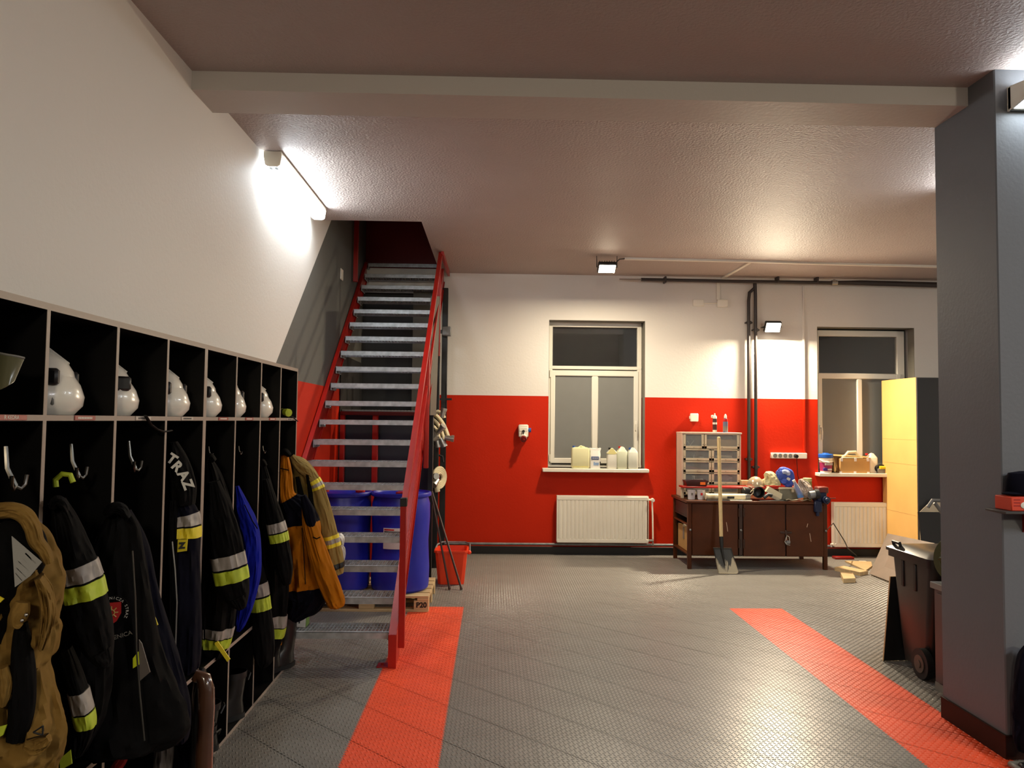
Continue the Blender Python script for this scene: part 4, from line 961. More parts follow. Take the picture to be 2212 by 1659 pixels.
boot('black boot with a loose strap, low behind the glossy brown rim', -1.43, 3.86, .019, .18, 1.4, M_BLACK)

# glossy curved rim in the foreground
ch = thing('leather_seat_back', 'glossy dark brown curved leather rim standing edge-on by the lockers', 'furniture', P(435, 1700, y=3.3))
cpts = [(424, 1800, 3.30), (424, 1720, 3.30), (426, 1620, 3.29), (428, 1540, 3.28), (430, 1490, 3.27), (436, 1464, 3.27)]
R_ = []
for k, (px, py, y) in enumerate(cpts):
    c = P(px, py, y=y); v = V((c.x, c.y, 0)).normalized(); u5 = V((v.y, -v.x, 0))
    w = .030 if k < 4 else .030 - .006 * (k - 3); d = .16 if k < 4 else .15 - .035 * (k - 3)
    R_.append([c + u5 * (math.copysign(abs(math.cos(a)) ** .7, math.cos(a)) * w) + v * (math.copysign(abs(math.sin(a)) ** .6, math.sin(a)) * d + .05) for a in [q * math.tau / 24 for q in range(24)]])
tp = R_[-1]; cc = sum(tp, V()) / 24
R_.append([cc + (p - cc) * .6 + V((0, 0, .014)) for p in tp]); R_.append([cc + (p - cc) * .1 + V((0, 0, .02)) for p in tp])
part(ch, 'padded_back', MB().loft(R_), mat('black_leather', (24, 21, 20), .3))
rim = [P(px, py, y=3.12) for px, py in ((440, 1800), (440, 1720), (441, 1640), (443, 1580), (446, 1530), (446, 1490), (440, 1464), (428, 1458), (420, 1470))]
part(ch, 'rim', MB().tube(rim, [.034, .034, .034, .032, .032, .031, .028, .022, .014], 16), M_LEATH, ang=70)

# packs on the stairs
t = thing('paper_sack', 'small white paper sack with dark print on the third stair step', 'bag', P(733, 1212, y=5.95))
part(t, 'sack', Limb([(729, 1156, 8), (733, 1164, 11), (732, 1180, 10), (734, 1190, 12), (733, 1204, 12), (730, 1219, 10)], 5.98, .05, 50, .08).mesh(), mat('white_paper', (232, 230, 224), .7))
part(t, 'print', flat([(731, 1172), (737, 1168), (739, 1176), (733, 1182)], 5.925, .002), M_TXTB)
t = thing('carton', 'small white carton with a green side on the lowest stair step', 'carton', (-1.38, 5.56, SZ0))
a, b = P(637, 1357, y=5.50), P(661, 1326, y=5.50)
part(t, 'box', MB().box(a.x, b.x, 5.50, 5.60, SZ0 + .001, SZ0 + .115, .006), mat('white_paper', (232, 230, 224), .7))
part(t, 'green_side', MB().box(b.x, b.x + .002, 5.502, 5.598, SZ0 + .004, SZ0 + .112), mat('green_print', (120, 160, 80), .6))
part(t, 'print', MB().box(a.x + .03, b.x - .02, 5.498, 5.50, SZ0 + .06, SZ0 + .08), M_GREYP)

# ------------------------------------------------------------------ work bench
wbx0, wbx1, wby0, wby1, wbz = 2.275, 3.915, 8.96, 9.70, .79
wb_ = thing('work_bench', 'brown painted steel work bench with three doors under the cluttered top', 'workbench', ((wbx0 + wbx1) / 2, wby0, 0))
M_BROWND = mat('dark_brown_enamel', (48, 22, 8), .5, var=.15, vscale=6)
part(wb_, 'bench_top', MB().box(wbx0 - .02, wbx1 + .01, wby0 - .015, wby1 + .01, wbz - .03, wbz, .004), M_BROWN)
for x in (wbx0, wbx1 - .045):
    for y in (wby0, wby1 - .045): part(wb_, 'leg', MB().box(x, x + .045, y, y + .045, 0, wbz - .03, .003), M_BROWN)
ZB0, ZB1 = .165, .755
dl = [2.325, 2.86, 2.925, 3.415, 3.43, 3.868]
part(wb_, 'carcass', MB().box(2.86, 3.868, wby0 + .02, wby1 - .02, ZB0, ZB1).box(2.32, 2.86, wby1 - .03, wby1 - .02, ZB0, ZB1), M_BROWND)
for i, (a, b) in enumerate(((dl[0], dl[1]), (dl[2], dl[3]), (dl[4], dl[5]))):
    d = part(wb_, 'door', MB().box(a, b, wby0 - .004, wby0 + .014, ZB0 - (.01 if i else 0), ZB1, .003), M_BROWN)
    for q0, q1 in {0: [((1569, 1128), (1572, 1148))], 1: [], 2: [((1745, 1131), (1743, 1139)), ((1749, 1152), (1752, 1170))]}[i]:
        p0, p1 = P(*q0, y=wby0 - .004), P(*q1, y=wby0 - .004)
        part(d, 'scratch', MB().tube([p0, p1], .004, 6), mat('bare_scratch', (190, 160, 140), .6))
part(wb_, 'hinge_post', MB().box(2.872, 2.912, wby0 - .012, wby0 + .01, ZB0, ZB1, .003), M_BROWND)
for z in (.66, .30):
    for x in (2.872, 2.925): part(wb_, 'hinge', MB().cyl((x, wby0 - .014, z - .05), (x, wby0 - .014, z + .05), .013, 10), M_BROWND)
for x in (2.30, 2.892, 3.89): part(wb_, 'knob', MB().ball((x, wby0 - .018, .455), .014, 12, 8), M_STEELD)
part(wb_, 'hasp', MB().box(3.355, 3.49, wby0 - .014, wby0 - .004, .42, .445, .003).box(3.41, 3.435, wby0 - .02, wby0 - .01, .40, .46, .003), M_BROWND)
lk = part(wb_, 'padlock', MB().box(3.415, 3.465, wby0 - .04, wby0 - .018, .305, .345, .006), M_STEELD)
part(lk, 'shackle', MB().tube([(3.425, wby0 - .03, .34), (3.42, wby0 - .03, .38), (3.43, wby0 - .03, .40), (3.45, wby0 - .03, .385), (3.456, wby0 - .03, .34)], .006, 8), M_CHROME)
part(lk, 'chain', MB().tube([(3.43, wby0 - .02, .40), (3.41, wby0 - .035, .36), (3.40, wby0 - .03, .33), (3.42, wby0 - .035, .30), (3.46, wby0 - .035, .29)], .008, 6), M_CHROME)
for z, nm in ((.50, 'side_rail'), (.155, 'side_shelf')): part(wb_, nm, MB().box(2.275, 2.86 if nm == 'side_shelf' else 2.30, wby0 + .02, wby1 - .02, z, z + .018, .002), M_BROWN)
part(wb_, 'drawer', MB().box(2.29, 2.80, wby0 + .03, wby1 - .05, .60, .74).box(2.283, 2.292, wby0 + .05, wby1 - .05, .585, .60), M_BLACK)
t = thing('cardboard_box', 'open brown cardboard box on the side shelf inside the bench', 'box', (2.43, 9.32, .174))
part(t, 'box', MB().box(2.315, 2.56, 9.08, 9.60, .174, .45, .004), M_CARD)
part(t, 'divider_sheet', MB().box(2.308, 2.312, 9.02, 9.12, .174, .46), M_CARD)
part(t, 'rag', MB().ball((2.36, 9.3, .46), .06, 14, 8, (1, 1.4, .5)).jitter(.02, 12), M_HOSE)
part(t, 'tape', MB().box(2.309, 2.314, 9.28, 9.34, .30, .44), M_GREYP)

# drawer cabinet
oy = 9.42
oa, ob = P(1473, 937, y=oy), P(1600.5, 937, y=oy)
ox0, ox1, ozt = oa.x, ob.x, oa.z
oc = thing('drawer_cabinet', 'cream wooden cabinet of glass fronted drawers standing on the bench', 'cabinet', ((ox0 + ox1) / 2, oy, wbz))
M_CREAM = mat('cream_paint', (200, 186, 158), .55, var=.08, vscale=9)
M_PINKW = mat('pinkish_board', (206, 178, 158), .6, var=.06)
part(oc, 'side_board', MB().box(ox0, ox0 + .018, oy, 9.72, wbz + .001, ozt, .002), M_PINKW); part(oc, 'side_board', MB().box(ox1 - .018, ox1, oy, 9.72, wbz + .001, ozt, .002), M_PINKW)
part(oc, 'top_board', MB().box(ox0, ox1 + .01, oy - .01, 9.72, ozt, ozt + .02, .003), M_PINKW)
part(oc, 'back_board', MB().box(ox0, ox1, 9.70, 9.72, wbz + .001, ozt), M_BROWND)
inx0, inx1 = ox0 + .02, ox1 - .02
rows = [(937, 969, .37), (971, 995, .5), (997, 1020, .5), (1022, 1046, .5), (1048, 1068, .5)]
M_DIM = mat('dusty_glass', (70, 70, 66), .15)
for i, (r0, r1, sp) in enumerate(rows):
    z1_, z0_ = P(1535, r0, y=oy).z, P(1535, r1, y=oy).z
    xm = inx0 + (inx1 - inx0) * sp
    part(oc, 'shelf', MB().box(inx0, inx1, oy + .01, 9.70, z0_ - .012, z0_ - .002), M_CREAM)
    for k, (a, b) in enumerate(((inx0, xm - .004), (xm + .004, inx1))):
        d = part(oc, 'drawer', MB().box(a, b, oy - .006, oy + .008, z0_, z0_ + .03, .002).box(a, a + .028, oy - .006, oy + .008, z0_, z1_, .002).box(b - .028, b, oy - .006, oy + .008, z0_, z1_, .002).box(a, b, oy - .006, oy + .008, z1_ - .012, z1_, .002), M_CREAM)
        part(d, 'glass', MB().box(a + .024, b - .024, oy, oy + .003, z0_ + .025, z1_ - .01), M_CLEAR)
        part(d, 'screw', MB().ball(((a + b) / 2, oy - .007, z0_ + .014), .004, 8, 6).ball((a + .012, oy - .007, z0_ + .05), .004, 8, 6).ball((b - .012, oy - .007, z0_ + .05), .004, 8, 6), M_BROWND, kind='stuff')
        cx0, cx1, zz = a + .035, b - .035, z0_ + .001
        if (i, k) == (0, 1): part(d, 'content', MB().box(cx0, cx1, oy + .02, oy + .18, zz, zz + .11), M_CARD, label='cardboard box inside the drawer')
        elif (i, k) == (2, 0): part(d, 'content', MB().prism([(cx0, zz), (cx1, zz), (cx1, zz + .02), (cx0, zz + .085)], 'y', oy + .03, oy + .06), mat('dull_red_plastic', (128, 50, 40), .5), label='dull red tray inside the drawer')
        elif (i, k) == (2, 1): part(d, 'content', MB().box(cx0, cx1, oy + .03, oy + .16, zz, zz + .05), M_SHEET)
        elif (i, k) == (1, 1): part(d, 'content', MB().box(cx0 + .03, cx1 - .05, oy + .03, oy + .1, zz + .04, zz + .06).box(cx0, cx1 - .02, oy + .06, oy + .12, zz, zz + .03), M_HOSE)
        elif (i, k) == (3, 1): part(d, 'content', MB().ball(((cx0 + cx1) / 2 + .03, oy + .10, zz + .05), .06, 14, 10, (1.5, 1, .9)).jitter(.02, 20), mat('mauve_rag', (128, 108, 112), .8))
        elif (i, k) == (3, 0): part(d, 'content', MB().box(cx0 + .13, cx0 + .21, oy + .02, oy + .1, zz, zz + .06).box(cx0 + .1, cx0 + .11, oy + .03, oy + .1, zz, zz + .1), M_WHITE)
        elif (i, k) == (1, 0): part(d, 'content', MB().cyl((cx0 + .1, oy + .04, zz + .002), (cx0 + .1, oy + .04, zz + .07), .012, 10).cyl((cx0 + .16, oy + .04, zz + .03), (cx0 + .22, oy + .06, zz + .03), .02, 12), M_ALU)
        elif (i, k) == (0, 0): part(d, 'content', MB().tube([(cx0 + .02, oy + .03, zz + .09), (cx0 + .05, oy + .03, zz + .03), (cx0 + .10, oy + .03, zz + .10)], .006, 6), M_ALU)
def at(px, py, y): return P(px, py, y=y)
# tubes on top of the cabinet
tz = ozt + .02
t = thing('sealant_tube', 'white sealant cartridge with dark print standing on the drawer cabinet', 'cartridge', (at(1544, 932, 9.5).x, 9.5, tz))
part(t, 'cartridge', MB().lathe([(.023, 0), (.025, .004), (.025, .195), (.02, .205), (.009, .212), (.008, .235), (.004, .236)], (0, 0, 0), 18), M_WHITE, local=True)
part(t, 'print', MB().lathe([(.0255, .03), (.0262, .032), (.0262, .17), (.0255, .172)], (0, 0, 0), 18, caps=(False, False)), mat('dark_red_print', (74, 34, 34), .5), local=True)
part(t, 'print', MB().lathe([(.0264, .10), (.0268, .10), (.0268, .125), (.0264, .125)], (0, 0, 0), 18, caps=(False, False)), M_TXTW, local=True)
part(t, 'nozzle', MB().box(-.045, -.015, -.01, .01, .18, .215, .004), M_WHITE, local=True)
t = thing('spray_can', 'red topped spray bottle standing on the drawer cabinet, right of the cartridge', 'can', (at(1567, 932, 9.5).x, 9.5, tz))
part(t, 'can', MB().lathe([(.028, 0), (.03, .004), (.03, .14), (.024, .17), (.016, .18)], (0, 0, 0), 20), mat('grey_blue_label', (100, 108, 132), .4), local=True)
part(t, 'red_band', MB().lathe([(.0302, .135), (.0306, .137), (.0246, .172), (.0242, .172)], (0, 0, 0), 20, caps=(False, False)), M_REDPR, local=True)
part(t, 'cap', MB().lathe([(.016, .178), (.017, .20), (.010, .222), (.004, .23)], (0, 0, 0), 16), M_WHITE, local=True)
part(t, 'side_label', MB().lathe([(.0303, .02), (.0306, .02), (.0306, .08), (.0303, .08)], (0, 0, 0), 20, caps=(False, False)), M_GREYP, local=True)

# the red board over the bench and things on it
ry = 9.12
ra, rb = at(1475, 1052, ry), at(1722, 1052, ry)
rz = ra.z
sb = thing('red_board', 'long thin red board lying across the bench clutter as a shelf', 'shelf', ((ra.x + rb.x) / 2, ry, rz))
part(sb, 'board', MB().box(ra.x, rb.x, ry, ry + .20, rz - .012, rz + .008, .003), M_REDP)
for x in (ra.x + .03, ra.x + .72, rb.x - .05): part(sb, 'support', MB().box(x - .015, x + .015, ry + .12, ry + .17, wbz + .001, rz - .012, .002), M_CREAM)
rz += .009
def scl(px, y): return px / F * y
t = thing('crate', 'dark red plastic storage bin with an orange tag on the red board', 'crate', (at(1502, 1050, ry + .1).x, ry + .1, rz))
hx, hz_ = scl(25, ry), scl(12, ry)
part(t, 'tray', MB().loft([[V((sx * a, sy * b, z)) for sx, sy in ((-1, -1), (1, -1), (1, 1), (-1, 1))] for a, b, z in ((hx * .84, .07, 0), (hx, .085, hz_), (hx * .95, .08, hz_), (hx * .8, .065, .006))]), mat('maroon_plastic', (62, 16, 14), .4), local=True)
part(t, 'rim', MB().prism([(-hx, hz_ - .006), (-hx * .5, hz_ + .008), (hx * .5, hz_ + .008), (hx, hz_ - .006), (hx, hz_ - .02), (-hx, hz_ - .02)], 'y', -.09, -.082), mat('maroon_plastic', (62, 16, 14), .4), local=True)
part(t, 'tag', MB().box(hx * .25, hx * .7, -.094, -.09, .018, .05), mat('orange_tag', (240, 110, 20), .5), local=True)
t = thing('steel_bowl', 'shiny cream bowl turned upside down on the red board', 'bowl', (at(1632, 1050, ry + .1).x, ry + .1, rz))
part(t, 'bowl', MB().lathe([(.098, 0), (.102, .004), (.096, .04), (.078, .08), (.045, .108), (.012, .118)], (0, 0, 0), 30), mat('polished_cream', (206, 188, 158), .2, .5), local=True, ang=70)
part(t, 'rim', MB().lathe([(.098, 0), (.106, 0), (.106, .008), (.098, .008)], (0, 0, 0), 30, caps=(False, False)), M_CREAM, local=True)
solo('wood_block', MB().box(at(1600, 1045, 9.38).x, at(1622, 1045, 9.38).x, 9.34, 9.40, rz, rz + .06, .003), M_WOODL, 'small pale wooden block beside the upturned bowl', 'block', (at(1611, 1045, 9.38).x, 9.37, rz))
t = thing('rag_bundle', 'cream cloth bundle lying between the bowl and the blue cloth', 'cloth', at(1662, 1048, 9.2))
part(t, 'bundle', Limb([(1652, 1022, 4), (1660, 1028, 13), (1663, 1036, 18), (1664, 1044, 21), (1664, 1048, 20)], 9.2, .07, 60, .10).mesh(), mat('cream_cloth', (206, 194, 150), .8))
t = thing('blue_cloth', 'crumpled blue cloth bundle on the red board, right of the cream one', 'cloth', at(1690, 1046, 9.2))
part(t, 'bundle', Limb([(1680, 1015, 7), (1686, 1020, 16), (1692, 1028, 22), (1696, 1036, 20), (1696, 1045, 16), (1694, 1048, 10)], 9.2, .08, 62, .06).mesh(), mat('mid_blue_cloth', (58, 82, 176), .75))
part(t, 'pale_fold', Limb([(1690, 1020, 4), (1696, 1019, 5), (1702, 1022, 5), (1703, 1027, 3)], 9.11, .03, 63, .1).mesh(), mat('pale_blue', (170, 180, 214), .7))
part(t, 'white_print', flat([(1701, 1030), (1708, 1034), (1705, 1039), (1699, 1035)], 9.11), M_TXTW)
# under the board
for i, (px0, px1) in enumerate(((1485, 1502), (1505, 1523))):
    y = ry + .02; c = at((px0 + px1) / 2, 1073, y); r = scl((px1 - px0) / 2, y)
    t = thing('paint_can', ('left' if i == 0 else 'right') + ' white can under the red board in front of the drawers' + ('' if i == 0 else ', splashed red'), 'can', (c.x, y, wbz), None)
    part(t, 'can', MB().lathe([(r * .86, 0.001), (r, .10), (r * 1.04, .104), (r * 1.04, .112), (r * .94, .112), (r * .92, .10)], (0, 0, 0), 22), mat('dull_white', (214, 212, 214), .4), local=True)
    part(t, 'print', MB().box(-r * .3, r * .2, -r * .98, -r * .9, .05, .08, .002), M_REDPR if i else M_GREYP, local=True)
    part(t, 'rim', MB().lathe([(r * 1.02, .106), (r * 1.06, .108), (r * 1.02, .112)], (0, 0, 0), 22, caps=(False, False)), M_ALU, local=True)
y = 9.04
a, b = at(1526, 1067, y), at(1620, 1071, y); b.z = a.z = wbz + .045
t = thing('cream_tube', 'long cream tube lying on the bench under the red board', 'tube', ((a.x + b.x) / 2, y, wbz))
d = b - a
part(t, 'tube', MB().cyl(a, a + d * .88, .034, 18), mat('cream_plastic', (226, 214, 178), .4)); part(t, 'clear_end', MB().cyl(a + d * .88, b, .032, 18, r1=.028), M_GREYP); part(t, 'end_ring', MB().cyl(a - d * .02, a + d * .02, .037, 18), M_CREAM)
part(t, 'print', MB().box(a.x + d.x * .46, a.x + d.x * .62, y - .0365, y - .033, wbz + .025, wbz + .05), M_TXTB)
y = 9.10
c = at(1637, 1063, y)
t = thing('black_funnel', 'round black cup shaped part lying open on the bench', 'part', (c.x, y, wbz))
part(t, 'cup', MB().loft([[V((c.x + math.cos(k * math.tau / 26) * r, y + dy, c.z + math.sin(k * math.tau / 26) * r)) for k in range(26)] for r, dy in ((.05, .10), (.066, .0), (.068, -.05), (.060, -.05), (.05, .03), (.01, .05))]), M_BLACK)
part(t, 'strap', MB().tube([(c.x - .05, y - .02, c.z + .05), (c.x - .10, y - .03, c.z + .0), (c.x - .13, y - .02, c.z - .02), (c.x - .16, y - .03, c.z + .02), (c.x - .18, y - .02, c.z + .06)], .008, 8, flat=.5), M_HOSE)
c = at(1612, 1060, y); t = thing('black_mask', 'black rubber mask with pale edge left of the black cup', 'mask', (c.x, y, wbz))
part(t, 'body', MB().ball((c.x, y, c.z - .01), .062, 20, 12, (1, .7, .9)), M_BLACKR); part(t, 'edge', MB().tube([V((c.x + .01 + math.cos(k * .32 - 1.6) * .06, y - .045, c.z + math.sin(k * .32 - 1.6) * .055)) for k in range(11)], .006, 8), M_HOSE)
y = 9.06
t = thing('cream_power_pack', 'cream battery tool tilted on the bench, left of the grey toolbox', 'tool', at(1670, 1078, y))
m = MB().slab([at(1654, 1062, y), at(1662, 1051, y), at(1690, 1067, y), at(1688, 1078, y)], .09)
part(t, 'body', m, mat('cream_plastic', (226, 214, 178), .4)); part(t, 'foot', MB().slab([at(1668, 1068, y - .005), at(1688, 1078, y - .005), at(1680, 1081, y - .005), at(1664, 1074, y - .005)], .04), M_CREAM)
part(t, 'grip', MB().tube([at(1650, 1075, y - .02), at(1660, 1068, y - .02), at(1668, 1070, y - .02)], .02, 10), M_DKGREY)
a, b = at(1680, 1078, 9.16), at(1722, 1053, 9.16)
t = thing('tool_box', 'grey plastic tool box with pale lid on the bench', 'toolbox', ((a.x + b.x) / 2, 9.16, wbz))
part(t, 'box', MB().box(a.x, b.x, 9.12, 9.30, wbz + .001, b.z - .02, .008), mat('olive_grey_plastic', (120, 116, 96), .45)); part(t, 'lid', MB().box(a.x - .006, b.x + .006, 9.112, 9.306, b.z - .022, b.z + .004, .008), M_CREAM)
part(t, 'latch', MB().box(a.x + .15, a.x + .18, 9.108, 9.12, b.z - .055, b.z - .02, .003), M_CREAM)
y = 9.0
t = thing('plastic_bottle', 'clear blue plastic bottle lying askew beside the tool box', 'bottle', at(1728, 1075, y))
L1 = [(1716, 1040), (1717, 1043), (1720, 1050), (1725, 1060), (1729, 1070), (1730, 1074)]
part(t, 'bottle', MB().tube([at(*q, y) for q in L1], [.016, .017, .03, .036, .037, .034], 16), mat('blue_clear', (150, 170, 214), .15, **{'Transmission Weight': .6})); part(t, 'cap', MB().tube([at(1714, 1037, y), at(1716, 1041, y)], .018, 12), M_WHITE)
part(t, 'blue_base', MB().tube([at(1728, 1068, y), at(1730, 1074.5, y)], [.0375, .036], 16), mat('blue_liquid', (80, 130, 190), .2))
t = thing('plastic_bag', 'crumpled clear plastic bag standing behind the blue bottle', 'bag', at(1742, 1074, 9.08))
part(t, 'bag', Limb([(1729, 1035, 4), (1732, 1042, 8), (1738, 1050, 11), (1743, 1060, 13), (1744, 1070, 13), (1743, 1076, 9)], 9.08, .06, 66, .2).mesh(), mat('hazy_plastic', (214, 200, 188), .3, **{'Transmission Weight': .25}))
t = thing('green_jar', 'green topped jar behind the clear bag at the bench end', 'jar', at(1744, 1073, 9.2))
c = at(1744, 1040, 9.2); part(t, 'jar', MB().lathe([(.05, wbz + .001), (.052, c.z - .02), (.046, c.z)], (c.x, 9.2, 0), 20), mat('olive_green', (120, 130, 70), .5)); part(t, 'lid', MB().lathe([(.050, c.z), (.052, c.z + .002), (.052, c.z + .036), (.046, c.z + .042)], (c.x, 9.2, 0), 20), mat('pale_green', (168, 170, 120), .5))
for i, (q0, q1) in enumerate((((1526, 1079), (1575, 1080)), ((1576, 1083), (1622, 1083)), ((1640, 1079), (1700, 1082)), ((1700, 1080), (1752, 1079)))):
    a, b = at(*q0, wby0 + .03), at(*q1, wby0 + .06)
    solo(['flat_bar', 'paper_strip', 'steel_offcut', 'bent_wire'][i], MB().box(a.x, b.x, wby0 + .01, wby0 + .05 + .02 * i, wbz + .001, wbz + .010, .002) if i < 3 else MB().tube([V((a.x + (b.x - a.x) * k / 8, wby0 + .06 + .02 * math.sin(k), wbz + .014 + .008 * math.sin(k * 2.1))) for k in range(9)], .005, 6),
         [M_DKGREY, M_WHITE, M_BLACK, M_HOSE][i], ['dark flat bar along the front edge of the bench top', 'white paper strip at the middle of the bench front edge', 'dark metal offcut lying before the cream tool', 'pale bent wire on the bench in front of the bottle'][i], ['bar', 'paper', 'offcut', 'wire'][i], ((a.x + b.x) / 2, wby0 + .04, wbz))
# vice
y = 8.98
vx = at(1766, 1080, y).x
t = thing('bench_vice', 'old red brown bench vice with blue parts on the bench corner', 'vice', (vx, y, wbz))
zt_ = at(1766, 1051, y).z
M_VR = mat('worn_red_iron', (112, 44, 34), .45, .2, var=.2, vscale=14); M_VB = mat('navy_iron', (24, 34, 64), .4, .2)
part(t, 'jaw', MB().box(vx - .01, vx + .115, y - .05, y + .08, zt_ - .075, zt_, .012), M_VR)
part(t, 'body', MB().box(vx - .03, vx + .09, y - .06, y + .10, wbz + .001, zt_ - .06, .015), M_VB)
part(t, 'anvil', MB().cyl((vx - .11, y - .03, zt_ - .10), (vx - .02, y - .03, zt_ - .085), .045, 18), M_STEELD); part(t, 'swivel', MB().cyl((vx - .045, y - .03, zt_ - .09), (vx - .0, y - .03, zt_ - .085), .058, 18), M_BLACK)
part(t, 'screw_head', MB().cyl((vx + .06, y - .05, wbz + .03), (vx + .06, y - .12, wbz + .03), .042, 18).ball((vx + .06, y - .12, wbz + .03), .03, 14, 8), M_VB)
part(t, 'clamp', MB().box(vx - .06, vx + .03, y - .07, y - .02, wbz - .12, wbz + .02, .012).cyl((vx - .02, y - .05, wbz - .16), (vx - .02, y - .05, wbz - .1), .02, 12), M_VB)
part(t, 'handle_bar', MB().cyl((vx + .03, y - .10, wbz + .05), (vx + .17, y - .10, wbz + .052), .006, 8), M_VR)
# shovel
s0, s1 = at(1552.5, 945, 8.955), at(1558, 1166, 8.76)
sh_ = thing('shovel', 'long handled shovel with a cement stained square blade leaning on the bench', 'shovel', at(1570, 1240, 8.68))
part(sh_, 'handle', MB().tube([s0 + V((0, 0, .008)), s0, s0 + (s1 - s0) * .5, s1], [.010, .020, .021, .020], 14), M_WOODL)
s2 = at(1560, 1190, 8.73)
part(sh_, 'socket', MB().tube([s0 + (s1 - s0) * .97, s1 + (s2 - s1) * .4, s2], [.023, .021, .012], 14), mat('black_iron', (34, 34, 34), .5, .4))
bl = [(1541, 1183), (1580, 1184), (1595, 1236), (1592, 1241), (1556, 1242), (1552, 1238)]
yt, yb_ = 8.74, 8.68
zq = [at(px, py, yt if py < 1200 else yb_) for px, py in bl]
for p in zq[2:]:
    p.z = max(p.z, .006)
cen_ = sum(zq, V()) / 6
mB = MB(); fr_ = [p + V((0, .006, 0)) for p in zq]; inn = [cen_ + (p - cen_) * .86 + V((0, .016, 0)) for p in zq]
mB.loft([[p + V((0, .012, 0)) for p in zq], zq, inn])
def blade_mat():
    m = mat('stained_blade', (58, 58, 56), .55, .3)
    nt = m.node_tree; L = nt.links.new; b = nt.nodes['Principled BSDF']
    tc = nt.nodes.new('ShaderNodeTexCoord'); mp = nt.nodes.new('ShaderNodeMapping'); mp.inputs['Scale'].default_value = (26, 10, 7)
    n = nt.nodes.new('ShaderNodeTexNoise'); n.inputs['Scale'].default_value = 1; n.inputs['Detail'].default_value = 5
    L(tc.outputs['Object'], mp.inputs['Vector']); L(mp.outputs['Vector'], n.inputs['Vector'])
    sp = nt.nodes.new('ShaderNodeSeparateXYZ'); L(tc.outputs['Object'], sp.inputs[0])
    ad = nt.nodes.new('ShaderNodeMath'); ad.operation = 'MULTIPLY_ADD'; L(sp.outputs['Z'], ad.inputs[0]); ad.inputs[1].default_value = -1.7; ad.inputs[2].default_value = .29
    su = nt.nodes.new('ShaderNodeMath'); su.operation = 'ADD'; L(ad.outputs[0], su.inputs[0]); L(n.outputs['Fac'], su.inputs[1])
    rp = nt.nodes.new('ShaderNodeValToRGB'); rp.color_ramp.elements[0].position = .54; rp.color_ramp.elements[1].position = .66
    rp.color_ramp.elements[0].color = rgb(58, 58, 56); rp.color_ramp.elements[1].color = rgb(176, 166, 142)
    L(su.outputs[0], rp.inputs['Fac']); L(rp.outputs['Color'], b.inputs['Base Color']); return m
part(sh_, 'blade', mB, blade_mat())
part(sh_, 'rib', MB().tube([s2, at(1563, 1205, 8.715), at(1566, 1222, 8.70)], [.012, .010, .004], 10), mat('black_iron', (34, 34, 34), .5, .4))

# ------------------------------------------------------------------ things on the sills
def can_(t, cx, cy, z, wx, wy, h, sh_frac, m, cap_px, capm, top):
    """a jug: rounded box body, sloping shoulder with a moulded handle, screw cap"""
    def rr(fx, fy, zz, c=.35):
        a, b = wx * fx / 2, wy * fy / 2; q = min(a, b) * c * 2 * .5; pts = []
        for sx, sy in ((1, 1), (-1, 1), (-1, -1), (1, -1)):
            for k in range(5):
                an = (k / 4) * math.pi / 2 + {(1, 1): 0, (-1, 1): math.pi / 2, (-1, -1): math.pi, (1, -1): 1.5 * math.pi}[(sx, sy)]
                pts.append(V((cx + sx * (a - q) + math.cos(an) * q, cy + sy * (b - q) + math.sin(an) * q, zz)))
        return pts
    hs = h * sh_frac
    rings = [rr(.9, .9, z + .001), rr(1, 1, z + .015), rr(1, 1, z + hs * .5), rr(1, 1, z + hs)] + [rr(fx, fy, z + zz * h) for fx, fy, zz in top]
    part(t, 'body', MB().loft(rings), m, ang=50)
sy_ = YB - .055
Z1 = W1[2]
def jug(label, px0, px1, py0, py1, y, z, m, capm, cap, top, sh_frac, cat='jug', name='jug', hnd=True, low=None):
    a, b = at(px0, py1, y), at(px1, py0, y)
    cx, w, h = (a.x + b.x) / 2, b.x - a.x, b.z - z
    t = thing(name, label, cat, (cx, y, z))
    can_(t, cx, y, z, w, min(w, .12), h, sh_frac, m, None, None, top)
    if cap:
        c = at(cap[0], cap[1], y); part(t, 'cap', MB().cyl(c - V((0, 0, .012)), c + V((0, 0, .012)), .017, 16), capm)
    if hnd:
        zz = z + h
        part(t, 'handle', MB().tube([V((cx - w * .12, y, z + h * sh_frac + .02)), V((cx + w * .02, y, zz - .004)), V((cx + w * .22, y, zz - .02)), V((cx + w * .34, y, z + h * sh_frac + .005))], .011, 10), m)
    if low:
        hh = h * low; ww = w
        part(t, 'liquid', MB().box(cx - w / 2 - .001, cx + w / 2 + .001, y - min(w, .12) / 2 - .001, y + min(w, .12) / 2 + .001, z + .006, z + hh, .02), mat('yellow_liquid', (228, 216, 92), .3), label='yellow liquid showing through the bottom')
    return t
M_J1 = mat('pale_yellow_plastic', (226, 222, 176), .35); M_J2 = mat('pale_green_plastic', (208, 212, 186), .35); M_J3 = mat('white_milky_plastic', (232, 230, 216), .35)
jug('big square pale canister with blue cap and yellow liquid at its bottom', 1234, 1273, 963, 1012, sy_, Z1, M_J1, M_BLUEP, (1239.5, 965), [(.95, .9, .9), (.72, .5, .93), (.6, .3, .935)], .84, 'canister', 'canister', True, .16)
jug('slim white bottle with a yellowish paper collar on the window sill', 1311, 1332, 968, 1013, sy_, Z1, M_J3, M_BLACK, (1317, 969), [(1.0, .9, .80), (.5, .5, .92), (.2, .2, 1.0)], .74, 'bottle', 'white_bottle', False)
